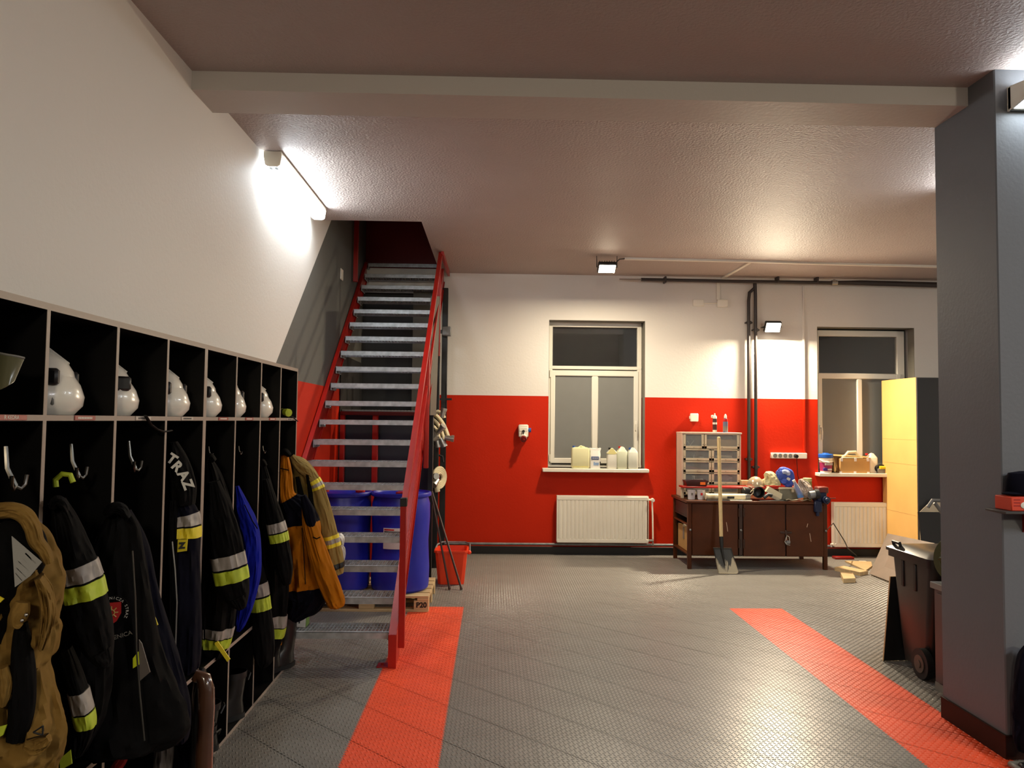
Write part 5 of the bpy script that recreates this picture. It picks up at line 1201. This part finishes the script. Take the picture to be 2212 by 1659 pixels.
a = at(1321, 976, sy_); part(bpy.data.objects['white_bottle'], 'collar', MB().prism([(a.x - .062, a.z - .018), (a.x - .01, a.z + .045), (a.x + .012, a.z + .045), (a.x + .06, a.z - .018), (a.x + .03, a.z - .03), (a.x - .03, a.z - .03)], 'y', sy_ - .062, sy_ + .05), mat('pale_yellow_paper', (232, 222, 150), .6))
TOPJ = [(.94, .9, .80), (.52, .6, .92), (.24, .4, 1.0)]
jug('translucent water jug with a red cap, middle of the jugs on the sill', 1332, 1354, 965, 1013, sy_ - .005, Z1, M_J2, M_REDPR, (1338.5, 966), TOPJ, .76)
jug('translucent water jug with a blue cap at the right end of the sill', 1355.5, 1377, 967, 1013, sy_ - .005, Z1, mat('grey_milky_plastic', (214, 216, 202), .35), M_BLUEP, (1361, 969), TOPJ, .76)
a, b = at(1273.5, 1012, sy_), at(1297, 976, sy_)
t = thing('paper_bag', 'open white paper bag with blue printing between the canister and the bottle', 'bag', ((a.x + b.x) / 2, sy_, Z1))
m = MB(); cx = (a.x + b.x) / 2; w = (b.x - a.x) / 2
def bagring(fx, fy, z, j): return [V((cx + math.copysign(abs(math.cos(k * math.tau / 28)) ** .5, math.cos(k * math.tau / 28)) * w * fx + j * .006 * math.sin(k * 3.1), sy_ + math.copysign(abs(math.sin(k * math.tau / 28)) ** .5, math.sin(k * math.tau / 28)) * .045 * fy, z + j * .012 * math.sin(k * 2.3 + 1))) for k in range(28)]
hb_ = b.z - Z1
part(t, 'bag', MB().loft([bagring(.96, .96, Z1 + .002, 0), bagring(1, 1, Z1 + hb_ * .5, .1), bagring(.98, .9, Z1 + hb_ * .86, .3), bagring(.9, .55, Z1 + hb_ * 1.02, .8), bagring(1.02, .5, Z1 + hb_ * 1.18, 1.4), bagring(.9, .3, Z1 + hb_ * 1.16, 1.2)]), mat('white_paper', (232, 230, 224), .7), ang=50)
bp_ = part(t, 'blue_panel', MB().box(cx - w * .78, cx + w * .62, sy_ - .050, sy_ - .0455, Z1 + hb_ * .55, Z1 + hb_ * .72), mat('dark_blue_print', (36, 72, 132), .6))
for k in range(7): part(bp_, 'print_mark', MB().box(cx - w * .62 + k * w * .17, cx - w * .52 + k * w * .17, sy_ - .0515, sy_ - .050, Z1 + hb_ * .60, Z1 + hb_ * .66), M_TXTW)
for k in range(4): part(t, 'print_mark', MB().box(cx - w * .30 + k * w * .24, cx - w * .16 + k * w * .24, sy_ - .049, sy_ - .0455, Z1 + hb_ * .20, Z1 + hb_ * (.40 if k in (0,) else .36)), mat('sky_blue_print', (66, 128, 190), .6))
part(t, 'side_print', MB().box(cx + w * .82, cx + w * .98, sy_ - .046, sy_ - .04, Z1 + hb_ * .20, Z1 + hb_ * .42), M_TXTB)
# second sill
Z2 = W2[2]; y2 = YB - .06
c = at(1784, 1027, y2)
t = thing('paint_bucket', 'white paint bucket with pink label and blue lid on the right sill', 'bucket', (c.x, y2, Z2))
r = scl(13.5, y2); H_ = at(1784, 990, y2).z - Z2
part(t, 'tub', MB().lathe([(r * .84, .001), (r * .87, .01), (r, H_ - .01), (r, H_)], (0, 0, 0), 28), M_WHITE, local=True)
part(t, 'label_band', MB().lathe([(r * .895, H_ * .12), (r * .90, H_ * .12), (r * .985, H_ * .72), (r * .975, H_ * .72)], (0, 0, 0), 28, caps=(False, False)), mat('magenta_label', (160, 44, 92), .5), local=True)
for k in range(5): part(t, 'print_mark', MB().box(-r * .55 + k * r * .26, -r * .38 + k * r * .26, -r * 1.0, -r * .92, H_ * .54, H_ * .70), M_TXTW, local=True)
part(t, 'violet_patch', MB().box(-r * .75, -r * .1, -r * .93, -r * .6, H_ * .16, H_ * .36, .004), mat('violet_print', (60, 40, 130), .5), local=True)
part(t, 'white_patch', MB().box(-r * .1, r * .6, -r * .945, -r * .6, H_ * .18, H_ * .30, .004), M_TXTW, local=True)
part(t, 'white_lid', MB().lathe([(r * 1.02, H_ * .93), (r * 1.05, H_ * .94), (r * 1.05, H_ + .004), (r * .9, H_ + .008)], (0, 0, 0), 28), M_WHITE, local=True)
part(t, 'blue_lid', MB().lathe([(r * 1.02, H_ + .009), (r * 1.12, H_ + .012), (r * 1.14, H_ + .05), (r * 1.06, H_ + .055), (r * .5, H_ + .06), (r * .45, H_ + .07)], (0, 0, 0), 28), mat('bright_blue_plastic', (26, 92, 190), .4), local=True)
part(t, 'handle', MB().tube([(-r * 1.06, 0, H_ * .92), (-r * .8, -r * .85, H_ * .80), (0, -r * 1.15, H_ * .74), (r * .8, -r * .85, H_ * .80), (r * 1.1, 0, H_ * .92)], .007, 8), M_WHITE, local=True)
a, b = at(1814, 1028, y2 - .03), at(1877, 991, y2 - .03)
t = thing('taped_carton', 'open cardboard carton with white tape corners on the right sill', 'carton', ((a.x + b.x) / 2, y2, Z2))
part(t, 'box', MB().box(a.x, b.x, y2 - .05, YB + .14, Z2 + .001, b.z, .004), M_CARD)
part(t, 'flap', MB().slab([at(1800, 986, y2 + .05), at(1818, 990, y2 + .05), at(1814, 1028, y2 + .05), at(1809, 1024, y2 + .05)], .008), M_CARD)
part(t, 'top_flap', MB().slab([at(1797, 985, y2 - .02), at(1880, 990, y2 - .02), at(1880, 987, y2 + .15), at(1800, 982, y2 + .15)], .006), M_CARD)
for px, py in ((1818, 993), (1848, 993), (1875, 993), (1816, 1022), (1847, 1022), (1876, 1023)):
    q = at(px, py, y2 - .05); part(t, 'tape', MB().box(q.x - .016, q.x + .016, y2 - .053, y2 - .049, q.z - .022, q.z + .022, .001), mat('white_tape', (220, 214, 212), .5))
t = thing('cream_tray_handle', 'cream plastic carrying handle lying on the cardboard carton', 'handle', at(1840, 986, y2))
q = [at(*p, y2 - .01) for p in ((1818, 987), (1826, 984), (1832, 977), (1848, 976.5), (1852, 983), (1860, 987))]
part(t, 'grip', MB().tube(q, [.014, .016, .020, .020, .016, .014], 12), mat('cream_plastic', (226, 214, 178), .4)); part(t, 'plate', MB().box(q[0].x - .01, q[-1].x + .01, y2 - .05, y2 + .07, q[0].z - .016, q[0].z - .004, .004), mat('cream_plastic', (226, 214, 178), .4))
jug('white jug with a red cap behind the cardboard carton', 1874, 1892, 979, 1029, y2 + .06, Z2, M_J3, M_REDPR, (1872, 981), TOPJ, .76)
t = thing('coiled_hose', 'dark coil with a yellow band at the right end of the sill', 'coil', at(1902, 1027, y2))
part(t, 'coil', MB().tube([at(1902, 1012, y2) + V((math.cos(k * math.tau / 18) * .055, 0, math.sin(k * math.tau / 18) * .035)) for k in range(18)], .022, 10, closed=True), M_BLACKR)
part(t, 'yellow_part', MB().cyl(at(1900, 1010, y2 - .03), at(1912, 1010, y2 - .03), .02, 12), M_YELL); part(t, 'stand', MB().box(at(1894, 1020, y2).x, at(1912, 1020, y2).x, y2 - .03, y2 + .05, Z2 + .001, Z2 + .06, .004), M_GREYP)

# ------------------------------------------------------------------ right corner
q0 = at(1978, 815, 9.06)
cbx = q0.x; cbz = q0.z
t = thing('wardrobe_cupboard', 'tall cupboard with raw yellow board side and dark grey front', 'cupboard', (cbx + .5, 9.06, 0))
part(t, 'side_board', MB().box(cbx, cbx + .02, 9.06, 9.87, .02, cbz, .002), M_MDF, label='raw yellow side board')
for z in (.62, 1.22, 1.52): part(t, 'joint_line', MB().box(cbx - .0015, cbx + .002, 9.07, 9.86, z, z + .003), M_CARD)
part(t, 'door', MB().box(cbx + .003, cbx + .55, 9.04, 9.06, .05, cbz - .005, .003), M_DKGREY); part(t, 'door', MB().box(cbx + .555, cbx + 1.1, 9.04, 9.06, .05, cbz - .005, .003), M_DKGREY)
part(t, 'carcass', MB().box(cbx + .02, cbx + 1.1, 9.06, 9.87, .0, cbz - .001), M_DKGREY); part(t, 'handle', MB().cyl((cbx + .5, 9.02, 1.05), (cbx + .5, 9.02, 1.2), .008, 8), M_STEELD)
# leaning sheet
A, B_ = P(1880, 1241, z=.01), V((4.30, 7.75, .01))
solo('brown_sheet', MB().slab([A, B_, V((4.78, 8.25, .42)), at(1919, 1154, 9.02)], .014), M_SHEET, 'grey brown sheet of board leaning low against the cupboard', 'board', A, smooth=False)
# timber offcuts
def plank(label, pts, h, name='timber_offcut'):
    p = [P(px, py, z=h) for px, py in pts]
    m = MB().loft([[V((q.x, q.y, 0.002)) for q in p], p])
    solo(name, m, M_PINE, label, 'wood', (p[0].x, p[0].y, 0), 'timber offcuts on the floor')
plank('longest of the pale timber offcuts, lying behind the other two', [(1825, 1211), (1882, 1213), (1884, 1222), (1870, 1232)], .02)
plank('middle pale timber offcut with a thick front edge beside the leaning sheet', [(1803, 1225), (1822, 1222), (1875, 1233), (1858, 1236)], .045)
plank('shortest pale timber offcut, nearest to the camera in front of the others', [(1815, 1235), (1842, 1237), (1848, 1249), (1822, 1250)], .05)
a, b = P(1802, 1206, z=.01), P(1850, 1209, z=.01)
solo('red_strip', MB().box(a.x, b.x, 9.66, 9.76, .001, .03, .003), M_REDD, 'dull red strip lying on the floor under the right radiator', 'strip', (a.x, 9.7, 0))
solo('white_scrap', MB().box(4.55, 4.63, 9.45, 9.52, .001, .012, .002), M_WHITE, 'small white scrap on the floor below the right radiator', 'scrap', (4.59, 9.48, 0))
# cable hanging from the bench
solo('black_cable', MB().tube([V((3.93, 9.0, .46)), at(1800, 1130, 9.2), at(1825, 1170, 9.35), at(1831, 1184, 9.45), at(1850, 1200, 9.6)], .006, 6), M_BLACK, 'thin black cable running down from the bench across the right radiator', 'cable', (3.93, 9.0, .3))
# boards leaning on the cupboard front
a = at(1987, 1107, 8.9)
solo('pale_sheet', MB().slab([V((a.x, 8.90, .3)), V((a.x + .55, 8.90, .3)), at(2080, 1083, 9.0), at(2013, 1080, 9.0), at(1985, 1107, 8.98)], .008), M_CREAM, 'pale slant topped sheet leaning on the dark cupboard front behind the trolley', 'board', (a.x + .2, 8.9, .3), smooth=False)
b = at(1986, 1107, 8.72)
solo('dark_board', MB().slab([V((b.x, 8.62, .003)), V((b.x + .6, 8.62, .003)), V((b.x + .6, 8.76, b.z)), V((b.x, 8.76, b.z))], .014), M_BLACK, 'black board leaning in front of the pale sheet behind the wheeled bin', 'board', (b.x + .3, 8.62, 0), smooth=False)
t = thing('hand_trolley', 'grey tubular trolley handle sticking up behind the wheeled bin', 'trolley', V((at(2020, 1090, 7.2).x, 7.2, 0)))
gt = mat('grey_tube_paint', (92, 90, 86), .4)
part(t, 'grip', MB().tube([at(2004, 1096, 7.2), at(2014, 1081, 7.2), at(2040, 1082, 7.2), at(2075, 1084, 7.2)], .017, 12), gt); part(t, 'brace', MB().tube([at(2019, 1086, 7.2), at(2038, 1112, 7.2), at(2060, 1150, 7.2), V((at(2070, 1200, 7.2).x, 7.2, .02))], .017, 12), gt)
part(t, 'toe_plate', MB().box(at(2055, 1200, 7.2).x, at(2055, 1200, 7.2).x + .3, 7.1, 7.3, .0, .012), gt)
# wheeled bin
t = thing('wheeled_bin', 'dark wheeled rubbish bin standing beside the grey column', 'bin', (3.08, 5.32, 0))
def rc(x0, x1, y0, y1, z, c=.05, n=5):
    pts = []
    for cx_, cy_, a0 in ((x1 - c, y1 - c, 0), (x0 + c, y1 - c, 90), (x0 + c, y0 + c, 180), (x1 - c, y0 + c, 270)):
        for k in range(n): an = math.radians(a0 + 90 * k / (n - 1)); pts.append(V((cx_ + math.cos(an) * c, cy_ + math.sin(an) * c, z)))
    return pts
M_BIN = mat('dark_bin_plastic', (40, 37, 34), .33, var=.12)
part(t, 'body', MB().loft([rc(2.925, 3.28, 5.16, 5.48, .05), rc(2.92, 3.30, 5.13, 5.52, .25), rc(2.915, 3.36, 5.08, 5.60, .745), rc(2.89, 3.40, 5.05, 5.63, .75), rc(2.89, 3.40, 5.05, 5.63, .79)]), M_BIN)
part(t, 'lid', MB().loft([rc(2.88, 3.41, 5.035, 5.645, .791), rc(2.88, 3.41, 5.035, 5.645, .812), rc(2.92, 3.37, 5.07, 5.60, .835, .06), rc(3.0, 3.29, 5.15, 5.5, .85, .05)]), M_BIN)
part(t, 'lid_handle', MB().tube([(2.92, 5.47, .82), (2.91, 5.47, .856), (2.91, 5.56, .856), (2.92, 5.56, .82)], .012, 8), M_BLACK)
for y in (5.28, 5.44): part(t, 'rib', MB().box(2.908, 2.94, y - .016, y + .016, .56, .745, .004), M_BLACK)
for x in (2.895, 3.29):
    w_ = part(t, 'wheel', MB().cyl((x - .02, 5.17, .102), (x + .025, 5.17, .102), .10, 28), M_BLACKR)
    part(w_, 'hub', MB().cyl((x - .026, 5.17, .102), (x + .028, 5.17, .102), .058, 22).cyl((x - .032, 5.17, .102), (x + .03, 5.17, .102), .026, 16), mat('grey_hub', (76, 70, 62), .4))
part(t, 'axle', MB().cyl((2.87, 5.17, .102), (3.24, 5.17, .102), .012, 10), M_STEELD)
# black board leaning behind the bin
A = P(1909, 1428, z=.004); TL = at(1924, 1246, A.y + .10)
solo('leaning_board', MB().slab([A, V((A.x + .42, A.y + .05, .004)), V((TL.x + .42, TL.y + .05, TL.z)), TL], -.012).slab([A - V((.003, 0, 0)), A, TL, TL - V((.003, 0, 0))], -.013, 1).slab([TL, TL + V((.42, .05, 0)), TL + V((.42, .05, .003)), TL + V((0, 0, .003))], -.013, 1), [M_BLACK, M_PINE], 'black board with a pale cut edge leaning behind the wheeled bin', 'board', A, smooth=False)
# low cabinet and cable reel behind the column
t = thing('low_cabinet', 'low grey topped cabinet squeezed between the bin and the column', 'cabinet', (3.1, 4.82, 0))
part(t, 'carcass', MB().box(2.875, 3.4, 4.64, 4.985, .0, .645, .003), mat('maroon_grey_laminate', (84, 68, 66), .4)); part(t, 'top', MB().box(2.855, 3.42, 4.625, 5.0, .645, .685, .003), mat('grey_worktop', (120, 118, 112), .5))
part(t, 'door', MB().box(2.865, 2.875, 4.66, 4.945, .06, .62, .002), mat('maroon_grey_laminate', (84, 68, 66), .4)); part(t, 'plinth', MB().box(2.87, 2.88, 4.645, 4.98, .0, .05), M_GREYP)
rc_ = V((2.98, 4.83, .686 + .168))
t = thing('cable_reel', 'olive green cable reel standing on the low cabinet, half behind the column', 'reel', (rc_.x, rc_.y, .686))
ol = mat('olive_paint', (92, 96, 58), .4)
def ringdisc(dx, r0, r1): return MB().loft([[rc_ + V((d, math.cos(k * math.tau / 36) * r, math.sin(k * math.tau / 36) * r)) for k in range(36)] for d, r in ((dx, r0), (dx, r1), (dx + .012, r1), (dx + .012, r0), (dx, r0))], (False, False))
axr = Matrix.Translation(rc_) @ Matrix.Rotation(math.radians(55), 4, 'Z') @ Matrix.Translation(-rc_)
for dx in (-.05, .05): part(t, 'flange', ringdisc(dx, .135, .167).xf(axr), ol)
part(t, 'drum', MB().cyl(rc_ + V((-.045, 0, 0)), rc_ + V((.06, 0, 0)), .10, 28).xf(axr), mat('cable_winding', (150, 128, 92), .6)); part(t, 'hub', MB().cyl(rc_ + V((-.085, 0, 0)), rc_ + V((-.04, 0, 0)), .035, 18).xf(axr), M_BLACK)
for k in range(3):
    an = k * math.tau / 3; part(t, 'spoke', MB().tube([rc_ + V((-.045, math.cos(an) * .03, math.sin(an) * .03)), rc_ + V((-.045, math.cos(an) * .14, math.sin(an) * .14))], .010, 8).xf(axr), ol)

# ------------------------------------------------------------------ on the column front
yc = CY0
a, b = at(2166, 1104, yc - .14), at(2166, 1110, yc - .14)
t = thing('wall_shelf', 'small dark shelf with a red bracket on the front of the grey column', 'shelf', (3.0, yc, a.z))
part(t, 'board', MB().box(a.x, 3.3, yc - .16, yc - .001, b.z, a.z, .003), mat('dark_shelf', (60, 58, 56), .5)); part(t, 'bracket', MB().prism([(yc - .001, b.z), (yc - .14, b.z), (yc - .001, b.z - .11)], 'x', at(2208, 1130, yc).x, at(2208, 1130, yc).x + .012), mat('dark_red_plastic', (120, 18, 14), .4))
t = thing('red_carton', 'orange red carton with white print on the small column shelf', 'carton', (2.9, yc - .09, a.z))
x0 = at(2185, 1090, yc - .15).x
part(t, 'box', MB().box(x0, x0 + .28, yc - .15, yc - .02, a.z + .001, at(2185, 1074, yc - .15).z, .004), mat('orange_red_card', (206, 62, 30), .55)); part(t, 'white_print', MB().ball((x0 + .07, yc - .152, a.z + .03), .018, 14, 8, (1.4, .2, 1)), M_TXTW)
for k in range(3): part(t, 'print_line', MB().box(x0 + .012, x0 + .045, yc - .1512, yc - .149, a.z + .025 + k * .015, a.z + .03 + k * .015), M_REDD)
t = thing('dark_form', 'dark rounded form on top of the red carton', 'hat', (x0 + .14, yc - .08, at(2185, 1074, yc - .15).z))  # dark domed form with a flat lobe on the carton
zc_ = at(2185, 1074, yc - .15).z
part(t, 'dome', MB().lathe([(.10, .012), (.105, .02), (.100, .08), (.085, .115), (.03, .125)], (x0 + .13, yc - .07, zc_), 26, sy=.6), M_CLOTHN); part(t, 'lobe', MB().ball((x0 + .045, yc - .09, zc_ + .013), .05, 18, 8, (1, .8, .2)), M_CLOTHN)
t = thing('navy_form', 'dark navy form on the column at the right picture edge', 'coat', (2.78, yc - .1, .3))  # dark navy folded form in front of the column
part(t, 'coat', Limb([(2230, 1400, 16), (2226, 1430, 26), (2228, 1500, 34), (2234, 1560, 40), (2222, 1600, 30), (2218, 1625, 18)], yc - .10, .06, 70, .08).mesh(), M_CLOTHN); part(t, 'hook', MB().cyl(at(2232, 1402, yc - .08), at(2232, 1402, yc) , .008, 8), M_CHROME)
t = thing('buckle_strap', 'pale strap with a black buckle on the floor at the lower right corner', 'strap', P(2202, 1655, z=0))
a = P(2198, 1654, z=.02)
part(t, 'pad', MB().box(a.x - .03, a.x + .10, a.y - .05, a.y + .04, .001, .03, .01), M_GREYP); part(t, 'buckle', MB().box(a.x - .01, a.x + .04, a.y - .06, a.y - .01, .02, .045, .008), M_BLACK)

# ------------------------------------------------------------------ collars, zips and seams of the hanging jackets
M_SEAM = mat('dark_seam', (46, 34, 18), .8, spec=.1); M_ZIP = mat('dull_zip', (70, 68, 64), .4, .5)
JK = {o['label'].split(',')[0]: o for o in bpy.data.objects if o.get('category') == 'jacket'}
def of(start): return next(o for k, o in JK.items() if k.startswith(start))
def seam(o, pts, y, r=.0022, m=M_SEAM, name='seam'): part(o, name, MB().tube([P(px, py, y=y) for px, py in pts], r, 6), m)
tan = of('tan canvas')
seam(tan, [(58, 1598), (78, 1592), (97, 1590), (104, 1584)], 2.094); seam(tan, [(4, 1500), (14, 1512), (22, 1508), (30, 1498)], 2.10, .004)
part(tan, 'pocket', Limb([(6, 1440, 10), (10, 1470, 15), (8, 1500, 14), (4, 1524, 8)], 2.10, .025, 81, .06).mesh(), M_TAN)
part(tan, 'sleeve_fold', Limb([(84, 1245, 10), (98, 1275, 14), (104, 1320, 14), (98, 1365, 11), (88, 1400, 6)], 2.12, .05, 82, .10).mesh(), M_TAN)
part(tan, 'hem_fold', Limb([(52, 1606, 8), (74, 1612, 14), (92, 1604, 13), (106, 1592, 8)], 2.12, .04, 83, .08).mesh(), M_TAN)
k = of('black jacket with a red crest')
part(k, 'collar', Limb([(228, 1112, 8), (244, 1098, 12), (262, 1100, 12), (276, 1118, 8)], 2.76, .05, 84, .06).mesh(), M_CLOTHB)
seam(k, [(286, 1190), (292, 1290), (295, 1400), (302, 1500), (312, 1600)], 2.715, .003, M_ZIP, 'zipper')
part(k, 'cuff', Limb([(376, 1560, 30), (382, 1580, 27), (385, 1598, 20)], 2.945, .072, 85, .04).mesh(), M_CLOTHN)
k = of('black jacket with wide silver')
part(k, 'collar', Limb([(112, 1098, 7), (122, 1082, 11), (136, 1088, 10), (144, 1104, 6)], 2.42, .045, 86, .06).mesh(), M_CLOTHB)
part(k, 'cuff', Limb([(214, 1402, 27), (222, 1420, 21), (227, 1436, 13)], 2.475, .06, 87, .05).mesh(), M_CLOTHB)
k = of('black jacket with slanted')
part(k, 'collar', Limb([(446, 996, 4), (454, 986, 7), (463, 996, 6)], 3.9, .05, 88, .06).mesh(), M_CLOTHB)
part(k, 'cuff', Limb([(512, 1288, 22), (518, 1302, 16), (523, 1314, 9)], 3.91, .055, 89, .05).mesh(), M_CLOTHB)
k = of('black jacket with a lime and silver')
part(k, 'collar', Limb([(562, 1006, 3), (567, 996, 5), (574, 1006, 4)], 4.74, .05, 90, .06).mesh(), M_CLOTHB)
k = of('ochre jacket')
seam(k, [(606, 1012), (616, 1014), (624, 1016)], 5.09, .004, M_CLOTHB); seam(k, [(676, 1160), (684, 1164), (692, 1160)], 5.03, .004, M_CLOTHB)
seam(k, [(652, 1140), (656, 1200), (660, 1262)], 5.075, .003, M_SEAM)
